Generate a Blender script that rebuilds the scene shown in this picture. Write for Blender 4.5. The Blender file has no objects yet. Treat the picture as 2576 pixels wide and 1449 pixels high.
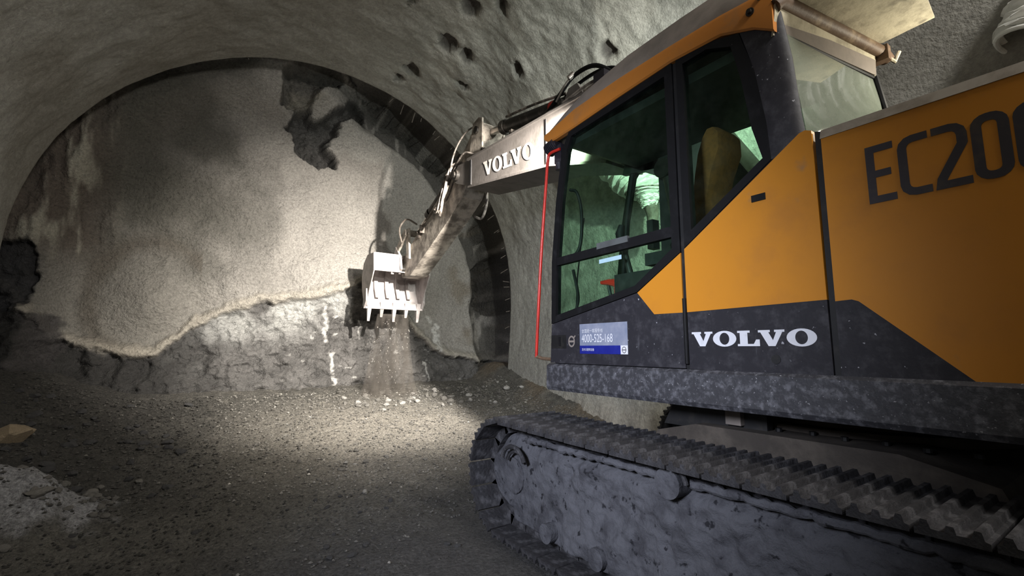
import bpy, bmesh, math, random
import numpy as np
from mathutils import Vector, Matrix
random.seed(7); rng = np.random.default_rng(11)
S = bpy.context.scene
COL = S.collection
R = math.radians

# ------------------------------------------------------------------ camera, light, exposure
cam_d = bpy.data.cameras.new('camera'); cam = bpy.data.objects.new('camera', cam_d); COL.objects.link(cam)
cam_d.sensor_fit = 'HORIZONTAL'; cam_d.sensor_width = 36.0; cam_d.lens = 36.0 * 1170 / 2576
cam_d.clip_start = 0.05; cam_d.clip_end = 200
cam.location = (0, 0, 1.42); cam.rotation_euler = (R(90 + 7.32), 0, R(-34.7))
S.camera = cam

W = bpy.data.worlds.new('world'); S.world = W; W.use_nodes = True
W.node_tree.nodes['Background'].inputs[0].default_value = (0.75, 0.85, 1.0, 1)
W.node_tree.nodes['Background'].inputs[1].default_value = 0.08

def light(name, kind, loc, target, power, color, size=0.2, spot=None, blend=0.5):
    d = bpy.data.lights.new(name, kind); d.energy = power; d.color = color
    if kind == 'AREA': d.shape = 'DISK'; d.size = size
    else: d.shadow_soft_size = size
    if kind == 'SPOT': d.spot_size = R(spot); d.spot_blend = blend
    o = bpy.data.objects.new(name, d); COL.objects.link(o); o.location = loc
    v = Vector(target) - Vector(loc); o.rotation_euler = v.to_track_quat('-Z', 'Y').to_euler()
    return o
WARM = (1.0, 0.93, 0.84); NEUT = (1.0, 0.96, 0.88); COOL = (0.80, 0.85, 1.0)
light('roof_work_light', 'SPOT', (2.98, 2.84, 3.78), (2.95, 9.8, 1.45), 5600, WARM, 0.05, 76, 1.0)
light('corner_work_light', 'SPOT', (2.44, 2.84, 3.06), (2.2, 7.6, 0.5), 520, WARM, 0.04, 80, 1.0)
light('side_work_light', 'SPOT', (3.85, 1.6, 3.9), (5.4, 4.75, 4.1), 760, (0.95, 1.0, 0.93), 0.06, 110, 1.0)
light('rear_work_light', 'SPOT', (3.39, 0.38, 2.97), (2.9, 0.75, 3.2), 26, (1.0, 0.93, 0.75), 0.03, 150, 0.6)
light('stand_floodlight', 'SPOT', (-1.75, 0.5, 2.4), (2.2, 2.95, 1.3), 1180, COOL, 0.35, 64, 1.0)
light('tunnel_roof_light', 'AREA', (2.2, -3.5, 6.0), (2.5, 4.0, 4.5), 300, (1.0, 0.96, 0.9), 1.6)
S.view_settings.view_transform = 'Standard'; S.view_settings.look = 'None'
S.view_settings.exposure = 0.0; S.view_settings.gamma = 1.0; S.view_settings.use_curve_mapping = False
S.cycles.use_denoising = True; S.cycles.max_bounces = 8; S.cycles.transparent_max_bounces = 16
S.cycles.volume_bounces = 0; S.cycles.sample_clamp_indirect = 6.0

# ------------------------------------------------------------------ noise (numpy)
_perm = rng.permutation(4096).astype(np.int64)
_grad = rng.normal(size=(4096, 3)); _grad /= np.linalg.norm(_grad, axis=1)[:, None]
def perlin(P):
    P = np.asarray(P, float); I = np.floor(P).astype(np.int64); F = P - I
    u = F * F * F * (F * (F * 6 - 15) + 10)
    out = 0
    for dx in (0, 1):
        for dy in (0, 1):
            for dz in (0, 1):
                h = _perm[(I[:, 0] + dx) & 4095]; h = _perm[(h + I[:, 1] + dy) & 4095]; h = _perm[(h + I[:, 2] + dz) & 4095]
                g = _grad[h]
                d = g[:, 0] * (F[:, 0] - dx) + g[:, 1] * (F[:, 1] - dy) + g[:, 2] * (F[:, 2] - dz)
                w = (u[:, 0] if dx else 1 - u[:, 0]) * (u[:, 1] if dy else 1 - u[:, 1]) * (u[:, 2] if dz else 1 - u[:, 2])
                out = out + d * w
    return out * 1.5
def fbm(P, octs=4, lac=2.1, gain=0.5, off=0.0):
    P = np.asarray(P, float) + off; a = 1.0; t = 0; n = 0
    for _ in range(octs):
        t = t + a * perlin(P); n += a; a *= gain; P = P * lac + 17.3
    return t / n
def ridged(P, octs=4, off=0.0):
    P = np.asarray(P, float) + off; a = 1.0; t = 0; n = 0
    for _ in range(octs):
        t = t + a * (1 - 2 * np.abs(perlin(P))); n += a; a *= 0.5; P = P * 2.1 + 9.1
    return t / n
def sstep(a, b, x):
    t = np.clip((x - a) / (b - a), 0, 1); return t * t * (3 - 2 * t)
def in_poly(px, pz, poly):
    inside = np.zeros(px.shape, bool); n = len(poly)
    for i in range(n):
        x0, z0 = poly[i]; x1, z1 = poly[(i + 1) % n]
        c = ((z0 > pz) != (z1 > pz)) & (px < (x1 - x0) * (pz - z0) / (z1 - z0 + 1e-9) + x0)
        inside ^= c
    return inside
def poly_dist(px, pz, poly):          # signed, positive inside
    d = np.full(px.shape, 1e9); n = len(poly)
    for i in range(n):
        a = np.array(poly[i]); b = np.array(poly[(i + 1) % n]); ab = b - a
        t = np.clip(((px - a[0]) * ab[0] + (pz - a[1]) * ab[1]) / (ab @ ab + 1e-9), 0, 1)
        d = np.minimum(d, np.hypot(px - a[0] - t * ab[0], pz - a[1] - t * ab[1]))
    return np.where(in_poly(px, pz, poly), d, -d)

# ------------------------------------------------------------------ materials
MATS = {}
class NT:
    def __init__(s, name):
        s.m = bpy.data.materials.new(name); s.m.use_nodes = True; s.t = s.m.node_tree
        s.bsdf = s.t.nodes['Principled BSDF']; s.out = s.t.nodes['Material Output']
        s.co = s.n('ShaderNodeTexCoord').outputs['Object']
    def n(s, k, **kw):
        x = s.t.nodes.new(k)
        for a, b in kw.items(): setattr(x, a, b)
        return x
    def l(s, a, b): s.t.links.new(a, b)
    def noise(s, scale, detail=5, rough=0.6, vec=None, stretch=None):
        v = vec or s.co
        if stretch:
            mp = s.n('ShaderNodeMapping'); mp.inputs['Scale'].default_value = stretch; s.l(v, mp.inputs[0]); v = mp.outputs[0]
        x = s.n('ShaderNodeTexNoise'); x.inputs['Scale'].default_value = scale; x.inputs['Detail'].default_value = detail
        x.inputs['Roughness'].default_value = rough; s.l(v, x.inputs['Vector']); return x.outputs['Fac']
    def ramp(s, fac, lo, hi):
        x = s.n('ShaderNodeMapRange'); x.interpolation_type = 'SMOOTHSTEP'
        x.inputs[1].default_value = lo; x.inputs[2].default_value = hi; s.l(fac, x.inputs[0]); return x.outputs[0]
    def mix(s, fac, a, b, mode='MIX'):
        x = s.n('ShaderNodeMix', data_type='RGBA', blend_type=mode)
        if isinstance(fac, (int, float)): x.inputs[0].default_value = fac
        else: s.l(fac, x.inputs[0])
        for q, i in ((a, 6), (b, 7)):
            if isinstance(q, tuple): x.inputs[i].default_value = (*q, 1)
            else: s.l(q, x.inputs[i])
        return x.outputs[2]
    def mul(s, a, k):
        x = s.n('ShaderNodeMath', operation='MULTIPLY'); s.l(a, x.inputs[0])
        if isinstance(k, (int, float)): x.inputs[1].default_value = k
        else: s.l(k, x.inputs[1])
        return x.outputs[0]
    def bump(s, h, dist, strength=1.0, prev=None):
        b = s.n('ShaderNodeBump'); b.inputs['Distance'].default_value = dist; b.inputs['Strength'].default_value = strength
        s.l(h, b.inputs['Height'])
        if prev is not None: s.l(prev, b.inputs['Normal'])
        return b.outputs['Normal']
def grime(name, base, dirt, scale=3, lo=0.5, hi=0.7, amt=1.0, rough=0.5, metal=0.0, bump=0.0, bscale=40, specks=None, streak=None, spec=0.5):
    t = NT(name)
    c = t.mix(t.mul(t.ramp(t.noise(scale, 6, 0.65), lo, hi), amt), base, dirt)
    if streak:   # (colour, scale, lo, hi, stretch)
        c = t.mix(t.ramp(t.noise(streak[1], 4, 0.6, stretch=streak[4]), streak[2], streak[3]), c, streak[0])
    if specks:   # (colour, scale, lo, hi)
        c = t.mix(t.ramp(t.noise(specks[1], 3, 0.55), specks[2], specks[3]), c, specks[0])
    t.l(c, t.bsdf.inputs['Base Color'])
    t.bsdf.inputs['Roughness'].default_value = rough; t.bsdf.inputs['Metallic'].default_value = metal
    t.bsdf.inputs['Specular IOR Level'].default_value = spec
    if bump: t.l(t.bump(t.noise(bscale, 6, 0.65), bump), t.bsdf.inputs['Normal'])
    MATS[name] = t.m; return t.m

M_yellow = grime('yellow_paint', (0.62, 0.245, 0.022), (0.50, 0.20, 0.03), 2.2, 0.45, 0.75, 0.8, 0.42, specks=((0.36, 0.2, 0.09), 7, 0.66, 0.85), bump=0.0006, bscale=6, spec=0.3)
M_orange = grime('orange_paint', (0.55, 0.2, 0.03), (0.33, 0.17, 0.07), 4, 0.45, 0.75, 0.8, 0.5)
M_dark = grime('charcoal_paint', (0.025, 0.024, 0.029), (0.055, 0.053, 0.060), 14, 0.45, 0.72, 1.0, 0.5,
               specks=((0.42, 0.42, 0.45), 46, 0.70, 0.76), streak=((0.17, 0.17, 0.19), 3.2, 0.68, 0.86, (1, 7, 0.7)), bump=0.001, bscale=30, spec=0.25)
M_skirt = grime('dusty_charcoal_steel', (0.036, 0.036, 0.042), (0.13, 0.13, 0.145), 24, 0.45, 0.70, 1.0, 0.6,
                specks=((0.36, 0.36, 0.38), 85, 0.64, 0.76), bump=0.003, bscale=26)
M_black = grime('black_rubber', (0.007, 0.007, 0.008), (0.016, 0.016, 0.018), 9, 0.5, 0.75, 1.0, 0.6, specks=((0.3, 0.3, 0.32), 60, 0.76, 0.8), spec=0.2)
M_gap = grime('dark_gap', (0.006, 0.006, 0.007), (0.02, 0.018, 0.016), 9, 0.5, 0.7, 1.0, 0.6)
M_white = grime('white_lettering', (0.74, 0.75, 0.80), (0.5, 0.5, 0.54), 14, 0.55, 0.75, 0.6, 0.5, specks=((0.12, 0.12, 0.14), 38, 0.70, 0.76))
M_letter = grime('dark_lettering', (0.032, 0.026, 0.034), (0.06, 0.045, 0.04), 12, 0.5, 0.7, 1.0, 0.5)
M_greydust = grime('dusty_grey_paint', (0.24, 0.205, 0.18), (0.15, 0.13, 0.115), 2.5, 0.4, 0.7, 1.0, 0.7, bump=0.002, bscale=12)
M_hoodtop = grime('dusty_hood_edge', (0.26, 0.23, 0.19), (0.16, 0.13, 0.10), 6, 0.4, 0.7, 1.0, 0.75)
M_boom = grime('dusty_grey_boom', (0.155, 0.14, 0.13), (0.10, 0.09, 0.08), 4, 0.4, 0.7, 1.0, 0.55,
               streak=((0.11, 0.10, 0.09), 4.0, 0.56, 0.76, (1, 9, 1.0)), bump=0.001, bscale=30)
M_boomtxt = grime('cream_lettering', (0.75, 0.70, 0.65), (0.6, 0.55, 0.5), 10, 0.5, 0.7, 1.0, 0.5)
M_arm = grime('dusty_arm_steel', (0.16, 0.14, 0.12), (0.50, 0.45, 0.39), 5, 0.36, 0.62, 1.0, 0.6, bump=0.006, bscale=14)
M_bucket = grime('pale_bucket_steel', (0.46, 0.42, 0.41), (0.26, 0.235, 0.225), 5, 0.42, 0.68, 0.9, 0.55, bump=0.003, bscale=18)
M_steel = grime('greasy_black_steel', (0.028, 0.025, 0.022), (0.13, 0.115, 0.10), 9, 0.5, 0.7, 1.0, 0.42, 0.3, bump=0.002)
M_chrome = grime('rod_steel', (0.5, 0.47, 0.44), (0.2, 0.18, 0.16), 6, 0.5, 0.8, 1.0, 0.28, 0.9)
M_hose = grime('dusty_hose', (0.07, 0.06, 0.052), (0.42, 0.37, 0.33), 7, 0.42, 0.6, 1.0, 0.6)
M_rust = grime('rusty_tube', (0.115, 0.07, 0.042), (0.26, 0.19, 0.12), 8, 0.5, 0.72, 1.0, 0.6, bump=0.002)
M_cream = grime('mud_splashed_cream', (0.50, 0.45, 0.33), (0.24, 0.21, 0.15), 7, 0.42, 0.66, 0.8, 0.7, specks=((0.05, 0.04, 0.03), 4.2, 0.60, 0.68), bump=0.004, bscale=16)
M_red = grime('red_plastic', (0.55, 0.028, 0.018), (0.30, 0.02, 0.015), 6, 0.5, 0.7, 0.8, 0.3)
M_seat = grime('tan_seat_cloth', (0.22, 0.078, 0.02), (0.16, 0.058, 0.016), 20, 0.4, 0.6, 1.0, 0.9, bump=0.002, bscale=160)
M_int = grime('black_cab_plastic', (0.014, 0.014, 0.015), (0.025, 0.025, 0.027), 12, 0.4, 0.7, 1.0, 0.5)
M_int2 = grime('grey_cab_plastic', (0.10, 0.11, 0.11), (0.07, 0.075, 0.075), 6, 0.4, 0.7, 1.0, 0.6)
M_mud = grime('caked_mud', (0.095, 0.096, 0.108), (0.050, 0.050, 0.058), 5, 0.44, 0.66, 1.0, 0.85, bump=0.02, bscale=16, specks=((0.012, 0.012, 0.016), 17, 0.60, 0.68))
M_shoe = grime('muddy_track_steel', (0.026, 0.025, 0.028), (0.095, 0.093, 0.10), 10, 0.46, 0.70, 1.0, 0.7, 0.0, bump=0.012, bscale=26)
M_frame = grime('dusty_brown_frame', (0.045, 0.037, 0.03), (0.09, 0.075, 0.06), 5, 0.4, 0.7, 1.0, 0.8, bump=0.004)
M_sticker = grime('silver_sticker', (0.20, 0.23, 0.32), (0.36, 0.37, 0.44), 3, 0.4, 0.7, 1.0, 0.35)
M_blue = grime('blue_sticker_band', (0.012, 0.018, 0.22), (0.02, 0.03, 0.28), 8, 0.4, 0.7, 1.0, 0.35)
M_strip = grime('pale_blue_tape', (0.40, 0.62, 0.72), (0.5, 0.7, 0.78), 8, 0.4, 0.7, 1.0, 0.5)
M_duct = grime('white_duct_fabric', (0.84, 0.84, 0.80), (0.66, 0.66, 0.62), 5, 0.5, 0.75, 1.0, 0.7, bump=0.01, bscale=9)
M_rebar = grime('rebar_steel', (0.15, 0.13, 0.11), (0.07, 0.055, 0.045), 14, 0.4, 0.7, 1.0, 0.7)
M_lamp = grime('lamp_housing', (0.02, 0.018, 0.025), (0.05, 0.047, 0.055), 10, 0.5, 0.7, 1.0, 0.4)

def glass_mat(name, tint, rough=0.03, film=0.03, refl=0.010, lo=0.35):
    t = NT(name); nt = t.t
    tr = t.n('ShaderNodeBsdfTransparent')
    c = t.mix(t.ramp(t.noise(3, 5, 0.7), 0.42, 0.8), tint, tuple(x * 0.72 for x in tint)); t.l(c, tr.inputs[0])
    gl = t.n('ShaderNodeBsdfGlossy'); gl.inputs['Roughness'].default_value = rough
    lw = t.n('ShaderNodeLayerWeight'); lw.inputs[0].default_value = 0.5
    pw = t.n('ShaderNodeMath', operation='POWER'); t.l(lw.outputs['Facing'], pw.inputs[0]); pw.inputs[1].default_value = 4.0
    fr = t.n('ShaderNodeMapRange'); fr.inputs[3].default_value = refl; fr.inputs[4].default_value = refl * 25; t.l(pw.outputs[0], fr.inputs[0])
    mx = t.n('ShaderNodeMixShader'); t.l(fr.outputs[0], mx.inputs[0]); t.l(tr.outputs[0], mx.inputs[1]); t.l(gl.outputs[0], mx.inputs[2])
    df = t.n('ShaderNodeBsdfDiffuse'); df.inputs[0].default_value = (0.22, 0.245, 0.20, 1)     # a film of dust
    mx2 = t.n('ShaderNodeMixShader'); t.l(t.mul(t.ramp(t.noise(9, 6, 0.7), lo, 0.9), film), mx2.inputs[0])
    t.l(mx.outputs[0], mx2.inputs[1]); t.l(df.outputs[0], mx2.inputs[2]); t.l(mx2.outputs[0], t.out.inputs[0]); return t.m
M_glass = glass_mat('green_tinted_glass', (0.86, 1.0, 0.91))
M_rglass = glass_mat('dusty_rear_glass', (0.75, 0.88, 0.78), 0.03, 0.62, 0.09, -0.9)

def rock_mat(name, attr, bumps, rough=0.85, fine=(40, 0.55), streak=None):
    t = NT(name)
    if isinstance(attr, str):
        a = t.n('ShaderNodeAttribute'); a.attribute_name = attr; c = a.outputs['Color']
    else: c = t.mix(t.noise(4, 4), attr, tuple(x * 0.6 for x in attr))
    f = t.ramp(t.noise(fine[0], 7, 0.7), 0.3, 0.7)
    k = t.n('ShaderNodeMapRange'); k.inputs[3].default_value = fine[1]; k.inputs[4].default_value = 1.25; t.l(f, k.inputs[0])
    cc = t.n('ShaderNodeCombineColor'); [t.l(k.outputs[0], cc.inputs[i]) for i in range(3)]
    c = t.mix(1.0, c, cc.outputs[0], 'MULTIPLY')
    t.l(c, t.bsdf.inputs['Base Color']); t.bsdf.inputs['Roughness'].default_value = rough
    nrm = None
    for sc, d in bumps: nrm = t.bump(t.noise(sc, 6, 0.6), d, 1.0, nrm)
    t.l(nrm, t.bsdf.inputs['Normal']); return t.m
M_shot = rock_mat('shotcrete', 'Col', [(7, 0.022), (34, 0.016)], 0.8, (18, 0.85))
M_face = rock_mat('tunnel_face_rock', 'Col', [(9, 0.05), (30, 0.035)], 0.72, (26, 0.75))
M_floor = rock_mat('muck_floor', 'Col', [(12, 0.05), (40, 0.045)], 0.9, (38, 0.45))
M_stone = rock_mat('grey_stone', (0.30, 0.285, 0.26), [(14, 0.01), (60, 0.004)], 0.85, (30, 0.7))
M_pale = rock_mat('pale_stone', (0.52, 0.50, 0.47), [(14, 0.008), (60, 0.004)], 0.8, (30, 0.8))
M_tan = rock_mat('tan_stone', (0.42, 0.33, 0.22), [(14, 0.01), (60, 0.004)], 0.85, (30, 0.7))
M_darkst = rock_mat('dark_stone', (0.10, 0.098, 0.10), [(14, 0.01), (60, 0.004)], 0.85, (30, 0.7))

# ------------------------------------------------------------------ mesh helpers
class MB:
    def __init__(s): s.bm = bmesh.new()
    def poly(s, pts, flip=False):
        vs = [s.bm.verts.new(p) for p in pts]; return s.bm.faces.new(vs[::-1] if flip else vs)
    def prism(s, poly, x0, x1):                      # polygon in (y,z) swept along x
        a = [s.bm.verts.new((x0, y, z)) for y, z in poly]; b = [s.bm.verts.new((x1, y, z)) for y, z in poly]
        n = len(poly); s.bm.faces.new(a); s.bm.faces.new(b[::-1])
        for i in range(n): s.bm.faces.new((a[i], b[i], b[(i + 1) % n], a[(i + 1) % n]))
        return s
    def ring(s, outer, inner, x0, x1):               # frame: outer and inner loops in (y,z)
        n = len(outer)
        O0 = [s.bm.verts.new((x0, y, z)) for y, z in outer]; O1 = [s.bm.verts.new((x1, y, z)) for y, z in outer]
        I0 = [s.bm.verts.new((x0, y, z)) for y, z in inner]; I1 = [s.bm.verts.new((x1, y, z)) for y, z in inner]
        for i in range(n):
            j = (i + 1) % n
            s.bm.faces.new((O0[i], O0[j], I0[j], I0[i])); s.bm.faces.new((O1[i], I1[i], I1[j], O1[j]))
            s.bm.faces.new((O0[i], O1[i], O1[j], O0[j])); s.bm.faces.new((I0[i], I0[j], I1[j], I1[i]))
        return s
    def box(s, x0, x1, y0, y1, z0, z1):
        return s.prism([(y0, z0), (y1, z0), (y1, z1), (y0, z1)], x0, x1)
    def hexa(s, c8):                                  # 8 corners: bottom loop then top loop
        v = [s.bm.verts.new(p) for p in c8]
        for f in ((3, 2, 1, 0), (4, 5, 6, 7), (0, 1, 5, 4), (1, 2, 6, 5), (2, 3, 7, 6), (3, 0, 4, 7)): s.bm.faces.new([v[i] for i in f])
        return s
    def cyl(s, p0, p1, r0, r1=None, seg=20, cap=True):
        r1 = r0 if r1 is None else r1
        p0 = Vector(p0); p1 = Vector(p1); d = (p1 - p0).normalized(); q = d.to_track_quat('Z', 'Y')
        A = []; B = []
        for i in range(seg):
            a = 2 * math.pi * i / seg; o = q @ Vector((math.cos(a), math.sin(a), 0))
            A.append(s.bm.verts.new(p0 + o * r0)); B.append(s.bm.verts.new(p1 + o * r1))
        for i in range(seg): s.bm.faces.new((A[i], A[(i + 1) % seg], B[(i + 1) % seg], B[i]))
        if cap: s.bm.faces.new(A[::-1]); s.bm.faces.new(B)
        return s
    def tube(s, pts, r, seg=10, cap=True):
        pts = [Vector(p) for p in pts]; rs = r if isinstance(r, (list, tuple)) else [r] * len(pts); rings = []
        up = None
        for i, p in enumerate(pts):
            d = ((pts[min(i + 1, len(pts) - 1)] - pts[max(i - 1, 0)])).normalized()
            if up is None: up = d.orthogonal()
            up = (up - d * up.dot(d)).normalized(); w = d.cross(up)
            rings.append([s.bm.verts.new(p + (up * math.cos(2 * math.pi * k / seg) + w * math.sin(2 * math.pi * k / seg)) * rs[i]) for k in range(seg)])
        for a, b in zip(rings, rings[1:]):
            for k in range(seg): s.bm.faces.new((a[k], a[(k + 1) % seg], b[(k + 1) % seg], b[k]))
        if cap: s.bm.faces.new(rings[0][::-1]); s.bm.faces.new(rings[-1])
        return s
    def loft(s, rings, cap=True, closed=True):
        V = [[s.bm.verts.new(p) for p in r] for r in rings]; n = len(rings[0])
        for a, b in zip(V, V[1:]):
            for k in range(n if closed else n - 1): s.bm.faces.new((a[k], a[(k + 1) % n], b[(k + 1) % n], b[k]))
        if cap and closed: s.bm.faces.new(V[0][::-1]); s.bm.faces.new(V[-1])
        return s
    def bevel(s, w, seg=2):
        es = [e for e in s.bm.edges if len(e.link_faces) == 2 and e.calc_face_angle(0) > 0.5]
        bmesh.ops.bevel(s.bm, geom=es, offset=w, segments=seg, affect='EDGES', clamp_overlap=True); return s
    def build(s, name, mat, parent=None, smooth=False, normals=True):
        if normals: bmesh.ops.recalc_face_normals(s.bm, faces=s.bm.faces)
        me = bpy.data.meshes.new(name); s.bm.to_mesh(me); s.bm.free()
        return link(name, me, mat, parent, smooth)
def link(name, me, mat, parent=None, smooth=False):
    o = bpy.data.objects.new(name, me); COL.objects.link(o)
    if mat: me.materials.append(mat)
    if smooth:
        me.polygons.foreach_set('use_smooth', [True] * len(me.polygons))
        me.set_sharp_from_angle(angle=R(38))
    if parent is not None:
        o.parent = parent
        if parent.type == 'EMPTY': o.location = -parent.location
    return o
def spline(pts, n=8):
    P = [Vector(p) for p in pts]; P = [P[0] * 2 - P[1]] + P + [P[-1] * 2 - P[-2]]; out = []
    for i in range(1, len(P) - 2):
        for k in range(n):
            t = k / n; a, b, c, d = P[i - 1], P[i], P[i + 1], P[i + 2]
            out.append(0.5 * ((2 * b) + (c - a) * t + (2 * a - 5 * b + 4 * c - d) * t * t + (3 * b - a - 3 * c + d) * t ** 3))
    out.append(P[-2]); return out
def inset(poly, d):
    n = len(poly); out = []
    area = sum(poly[i][0] * poly[(i + 1) % n][1] - poly[(i + 1) % n][0] * poly[i][1] for i in range(n))
    sg = 1 if area > 0 else -1
    for i in range(n):
        p = Vector(poly[i]); a = (p - Vector(poly[i - 1])).normalized(); b = (Vector(poly[(i + 1) % n]) - p).normalized()
        na = Vector((-a.y, a.x)) * sg; nb = Vector((-b.y, b.x)) * sg
        m = (na + nb); m = m / max(0.35, m.length_squared) * 2
        dd = d[i] if isinstance(d, (list, tuple)) else d
        out.append(tuple(p + m * dd))
    return out
def grid_mesh(name, V, nu, nv, col=None, mat=None, wrap=False):
    me = bpy.data.meshes.new(name); i = np.arange((nu - 1) * (nv - 1)); a = (i // (nv - 1)) * nv + i % (nv - 1)
    F = np.stack([a, a + 1, a + nv + 1, a + nv], 1)
    return np_mesh(name, V, F, col, mat)
def np_mesh(name, V, F, col=None, mat=None):
    me = bpy.data.meshes.new(name); k = F.shape[1]
    me.vertices.add(len(V)); me.vertices.foreach_set('co', np.asarray(V, np.float32).ravel())
    me.loops.add(F.size); me.loops.foreach_set('vertex_index', F.astype(np.int32).ravel())
    me.polygons.add(len(F)); me.polygons.foreach_set('loop_start', np.arange(0, F.size, k, dtype=np.int32))
    me.polygons.foreach_set('loop_total', np.full(len(F), k, np.int32)); me.update(calc_edges=True); me.validate()
    me.polygons.foreach_set('use_smooth', np.ones(len(F), bool))
    if col is not None:
        at = me.color_attributes.new('Col', 'FLOAT_COLOR', 'POINT')
        at.data.foreach_set('color', np.c_[col, np.ones(len(col))].astype(np.float32).ravel())
    if mat: me.materials.append(mat)
    return me
def thing(o, label, cat, group=None, kind=None):
    o['label'] = label; o['category'] = cat
    if group: o['group'] = group
    if kind: o['kind'] = kind
    return o
def structure(o): o['kind'] = 'structure'; return o

# ------------------------------------------------------------------ the tunnel
TCX, TCZ, TR, RIM = 1.97, 2.62, 4.09, 8.8
FACE_Y = 9.8
def mixc(c, col, m): return c * (1 - m[:, None]) + np.array(col) * m[:, None]

def lining():
    nu, nv = 330, 300                      # along the tunnel, around the arch
    ys = np.concatenate([np.linspace(-9, 1.5, 70, endpoint=False), np.linspace(1.5, RIM, nu - 70)])
    # arch from left foot round the crown to the right foot
    th = np.linspace(0, math.pi, nv - 60)
    arc = np.stack([TCX - TR * np.cos(th), TCZ + TR * np.sin(th)], 1)
    zl = np.linspace(-0.5, TCZ, 30, endpoint=False)
    foot = lambda z: TR - 0.10 * ((TCZ - z) / 3.1) ** 2 * 3
    left = np.stack([TCX - foot(zl), zl], 1); right = np.stack([TCX + foot(zl), zl], 1)[::-1]
    prof = np.concatenate([left, arc, right]); cen = np.array([TCX, TCZ])
    nrm = prof - cen; nrm[:30, 1] = 0; nrm[-30:, 1] = 0; nrm /= np.linalg.norm(nrm, axis=1)[:, None]
    Y = np.repeat(ys, nv); X = np.tile(prof[:, 0], nu); Z = np.tile(prof[:, 1], nu)
    N = np.tile(np.stack([nrm[:, 0], np.zeros(len(nrm)), nrm[:, 1]], 1), (nu, 1)); P = np.stack([X, Y, Z], 1)
    d = 0.10 * fbm(P * 0.55, 4) + 0.05 * fbm(P * 2.2, 4, off=5) + 0.016 * fbm(P * 9, 2, off=50)
    rough_zone = sstep(4.6, 6.0, Z) * sstep(2.0, 4.0, X) * sstep(5, 3.5, np.abs(Y - 6.2) + 0)   # the torn, knobbly crown
    d += rough_zone * (0.10 * fbm(P * 1.1, 4, off=3) + 0.035 * ridged(P * 2.0, 3, 3) + 0.02 * fbm(P * 6, 3, off=9))
    d *= 1 - 0.7 * sstep(RIM - 0.5, RIM, Y)
    base = np.array([0.31, 0.305, 0.275])
    c = np.tile(base, (len(P), 1)) * (1 + 0.35 * fbm(P * np.array([0.5, 0.35, 0.5]), 4, off=30))[:, None]
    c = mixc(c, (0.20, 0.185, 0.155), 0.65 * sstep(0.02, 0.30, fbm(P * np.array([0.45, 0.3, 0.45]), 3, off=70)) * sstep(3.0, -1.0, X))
    c = mixc(c, (0.46, 0.44, 0.39), 0.5 * sstep(0.05, 0.35, fbm(P * 0.8, 3, off=90)) * rough_zone)
    # small dark holes broken out of the sprayed crown
    holes = [(3.13, 7.75, 6.69, .16), (3.29, 6.63, 6.64, .18), (3.21, 5.68, 6.67, .16), (3.52, 5.3, 6.55, .12), (3.64, 6.57, 6.51, .12), (4.78, 4.34, 5.8, .14),
             (3.9, 7.2, 6.3, .1), (3.0, 8.2, 6.6, .09), (2.4, 6.2, 6.7, .1), (4.2, 5.9, 6.05, .1)]
    wob = 0.10 * fbm(P * 5, 3, off=11)
    for hx, hy, hz, hr in holes:
        ang = math.atan2(hz - TCZ, hx - TCX); q = np.array([TCX + TR * math.cos(ang), hy, TCZ + TR * math.sin(ang)])
        D = np.linalg.norm((P - q) * np.array([1, 0.75, 1]), axis=1) + wob
        m = sstep(hr, hr * 0.55, D); d += 0.16 * m; c = mixc(c, (0.07, 0.06, 0.055), 0.9 * m)
    m = sstep(0.75, 0.25, Z + 0.15 * fbm(P * 3, 3)) * (X > TCX)        # rough pale toe of the right wall
    c = mixc(c, (0.36, 0.32, 0.26), 0.6 * m); d -= 0.10 * m * (1 + fbm(P * 4, 3, off=3))
    V = P + N * d[:, None]
    # rolled end of the lining at the rim
    me_full = grid_mesh('full', V, nu, nv); vn = np.zeros(len(V) * 3, np.float32); me_full.vertices.foreach_get('normal', vn); vn = -vn.reshape(-1, 3)
    sgn = np.sign((vn * -N).sum(1)).mean(); vn = vn * (1 if sgn > 0 else -1)
    bpy.data.meshes.remove(me_full)
    thick = [(0.0, 0.0), (0.03, 0.035), (0.045, 0.10), (0.03, 0.30), (-0.6, 0.32)]
    i30 = 30 + int((nv - 60) * 30 / 180)
    cuts = [('wall_left', 0, i30), ('ceiling', i30, nv - 1 - i30), ('wall_right', nv - 1 - i30, nv - 1)]
    Vg = V.reshape(nu, nv, 3); Cg = c.reshape(nu, nv, 3); Ng = vn.reshape(nu, nv, 3); Rn = N.reshape(nu, nv, 3)
    for name, a, b in cuts:
        v = Vg[:, a:b + 1]; cc = Cg[:, a:b + 1]; n_ = Ng[:, a:b + 1]; rr = Rn[-1, a:b + 1]; k = b + 1 - a
        ext = [v[-1] + rr * q + np.array([0, p, 0]) for p, q in thick[1:]]
        vv = np.concatenate([v] + [e[None] for e in ext]).reshape(-1, 3)
        rimc = np.tile(np.array([0.40, 0.37, 0.31]), (k, 1)); c_ = np.concatenate([cc.reshape(-1, 3)] + [rimc] * (len(thick) - 1))
        me = grid_mesh(name, vv, nu + len(thick) - 1, k, c_, M_shot); me.flip_normals()
        nn = np.zeros(len(vv) * 3, np.float32); me.vertices.foreach_get('normal', nn); nn = nn.reshape(-1, 3)
        nn[:(nu - 1) * k] = n_[:-1].reshape(-1, 3)
        me.normals_split_custom_set_from_vertices(nn.tolist())
        structure(link(name, me, None))
lining()

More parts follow.
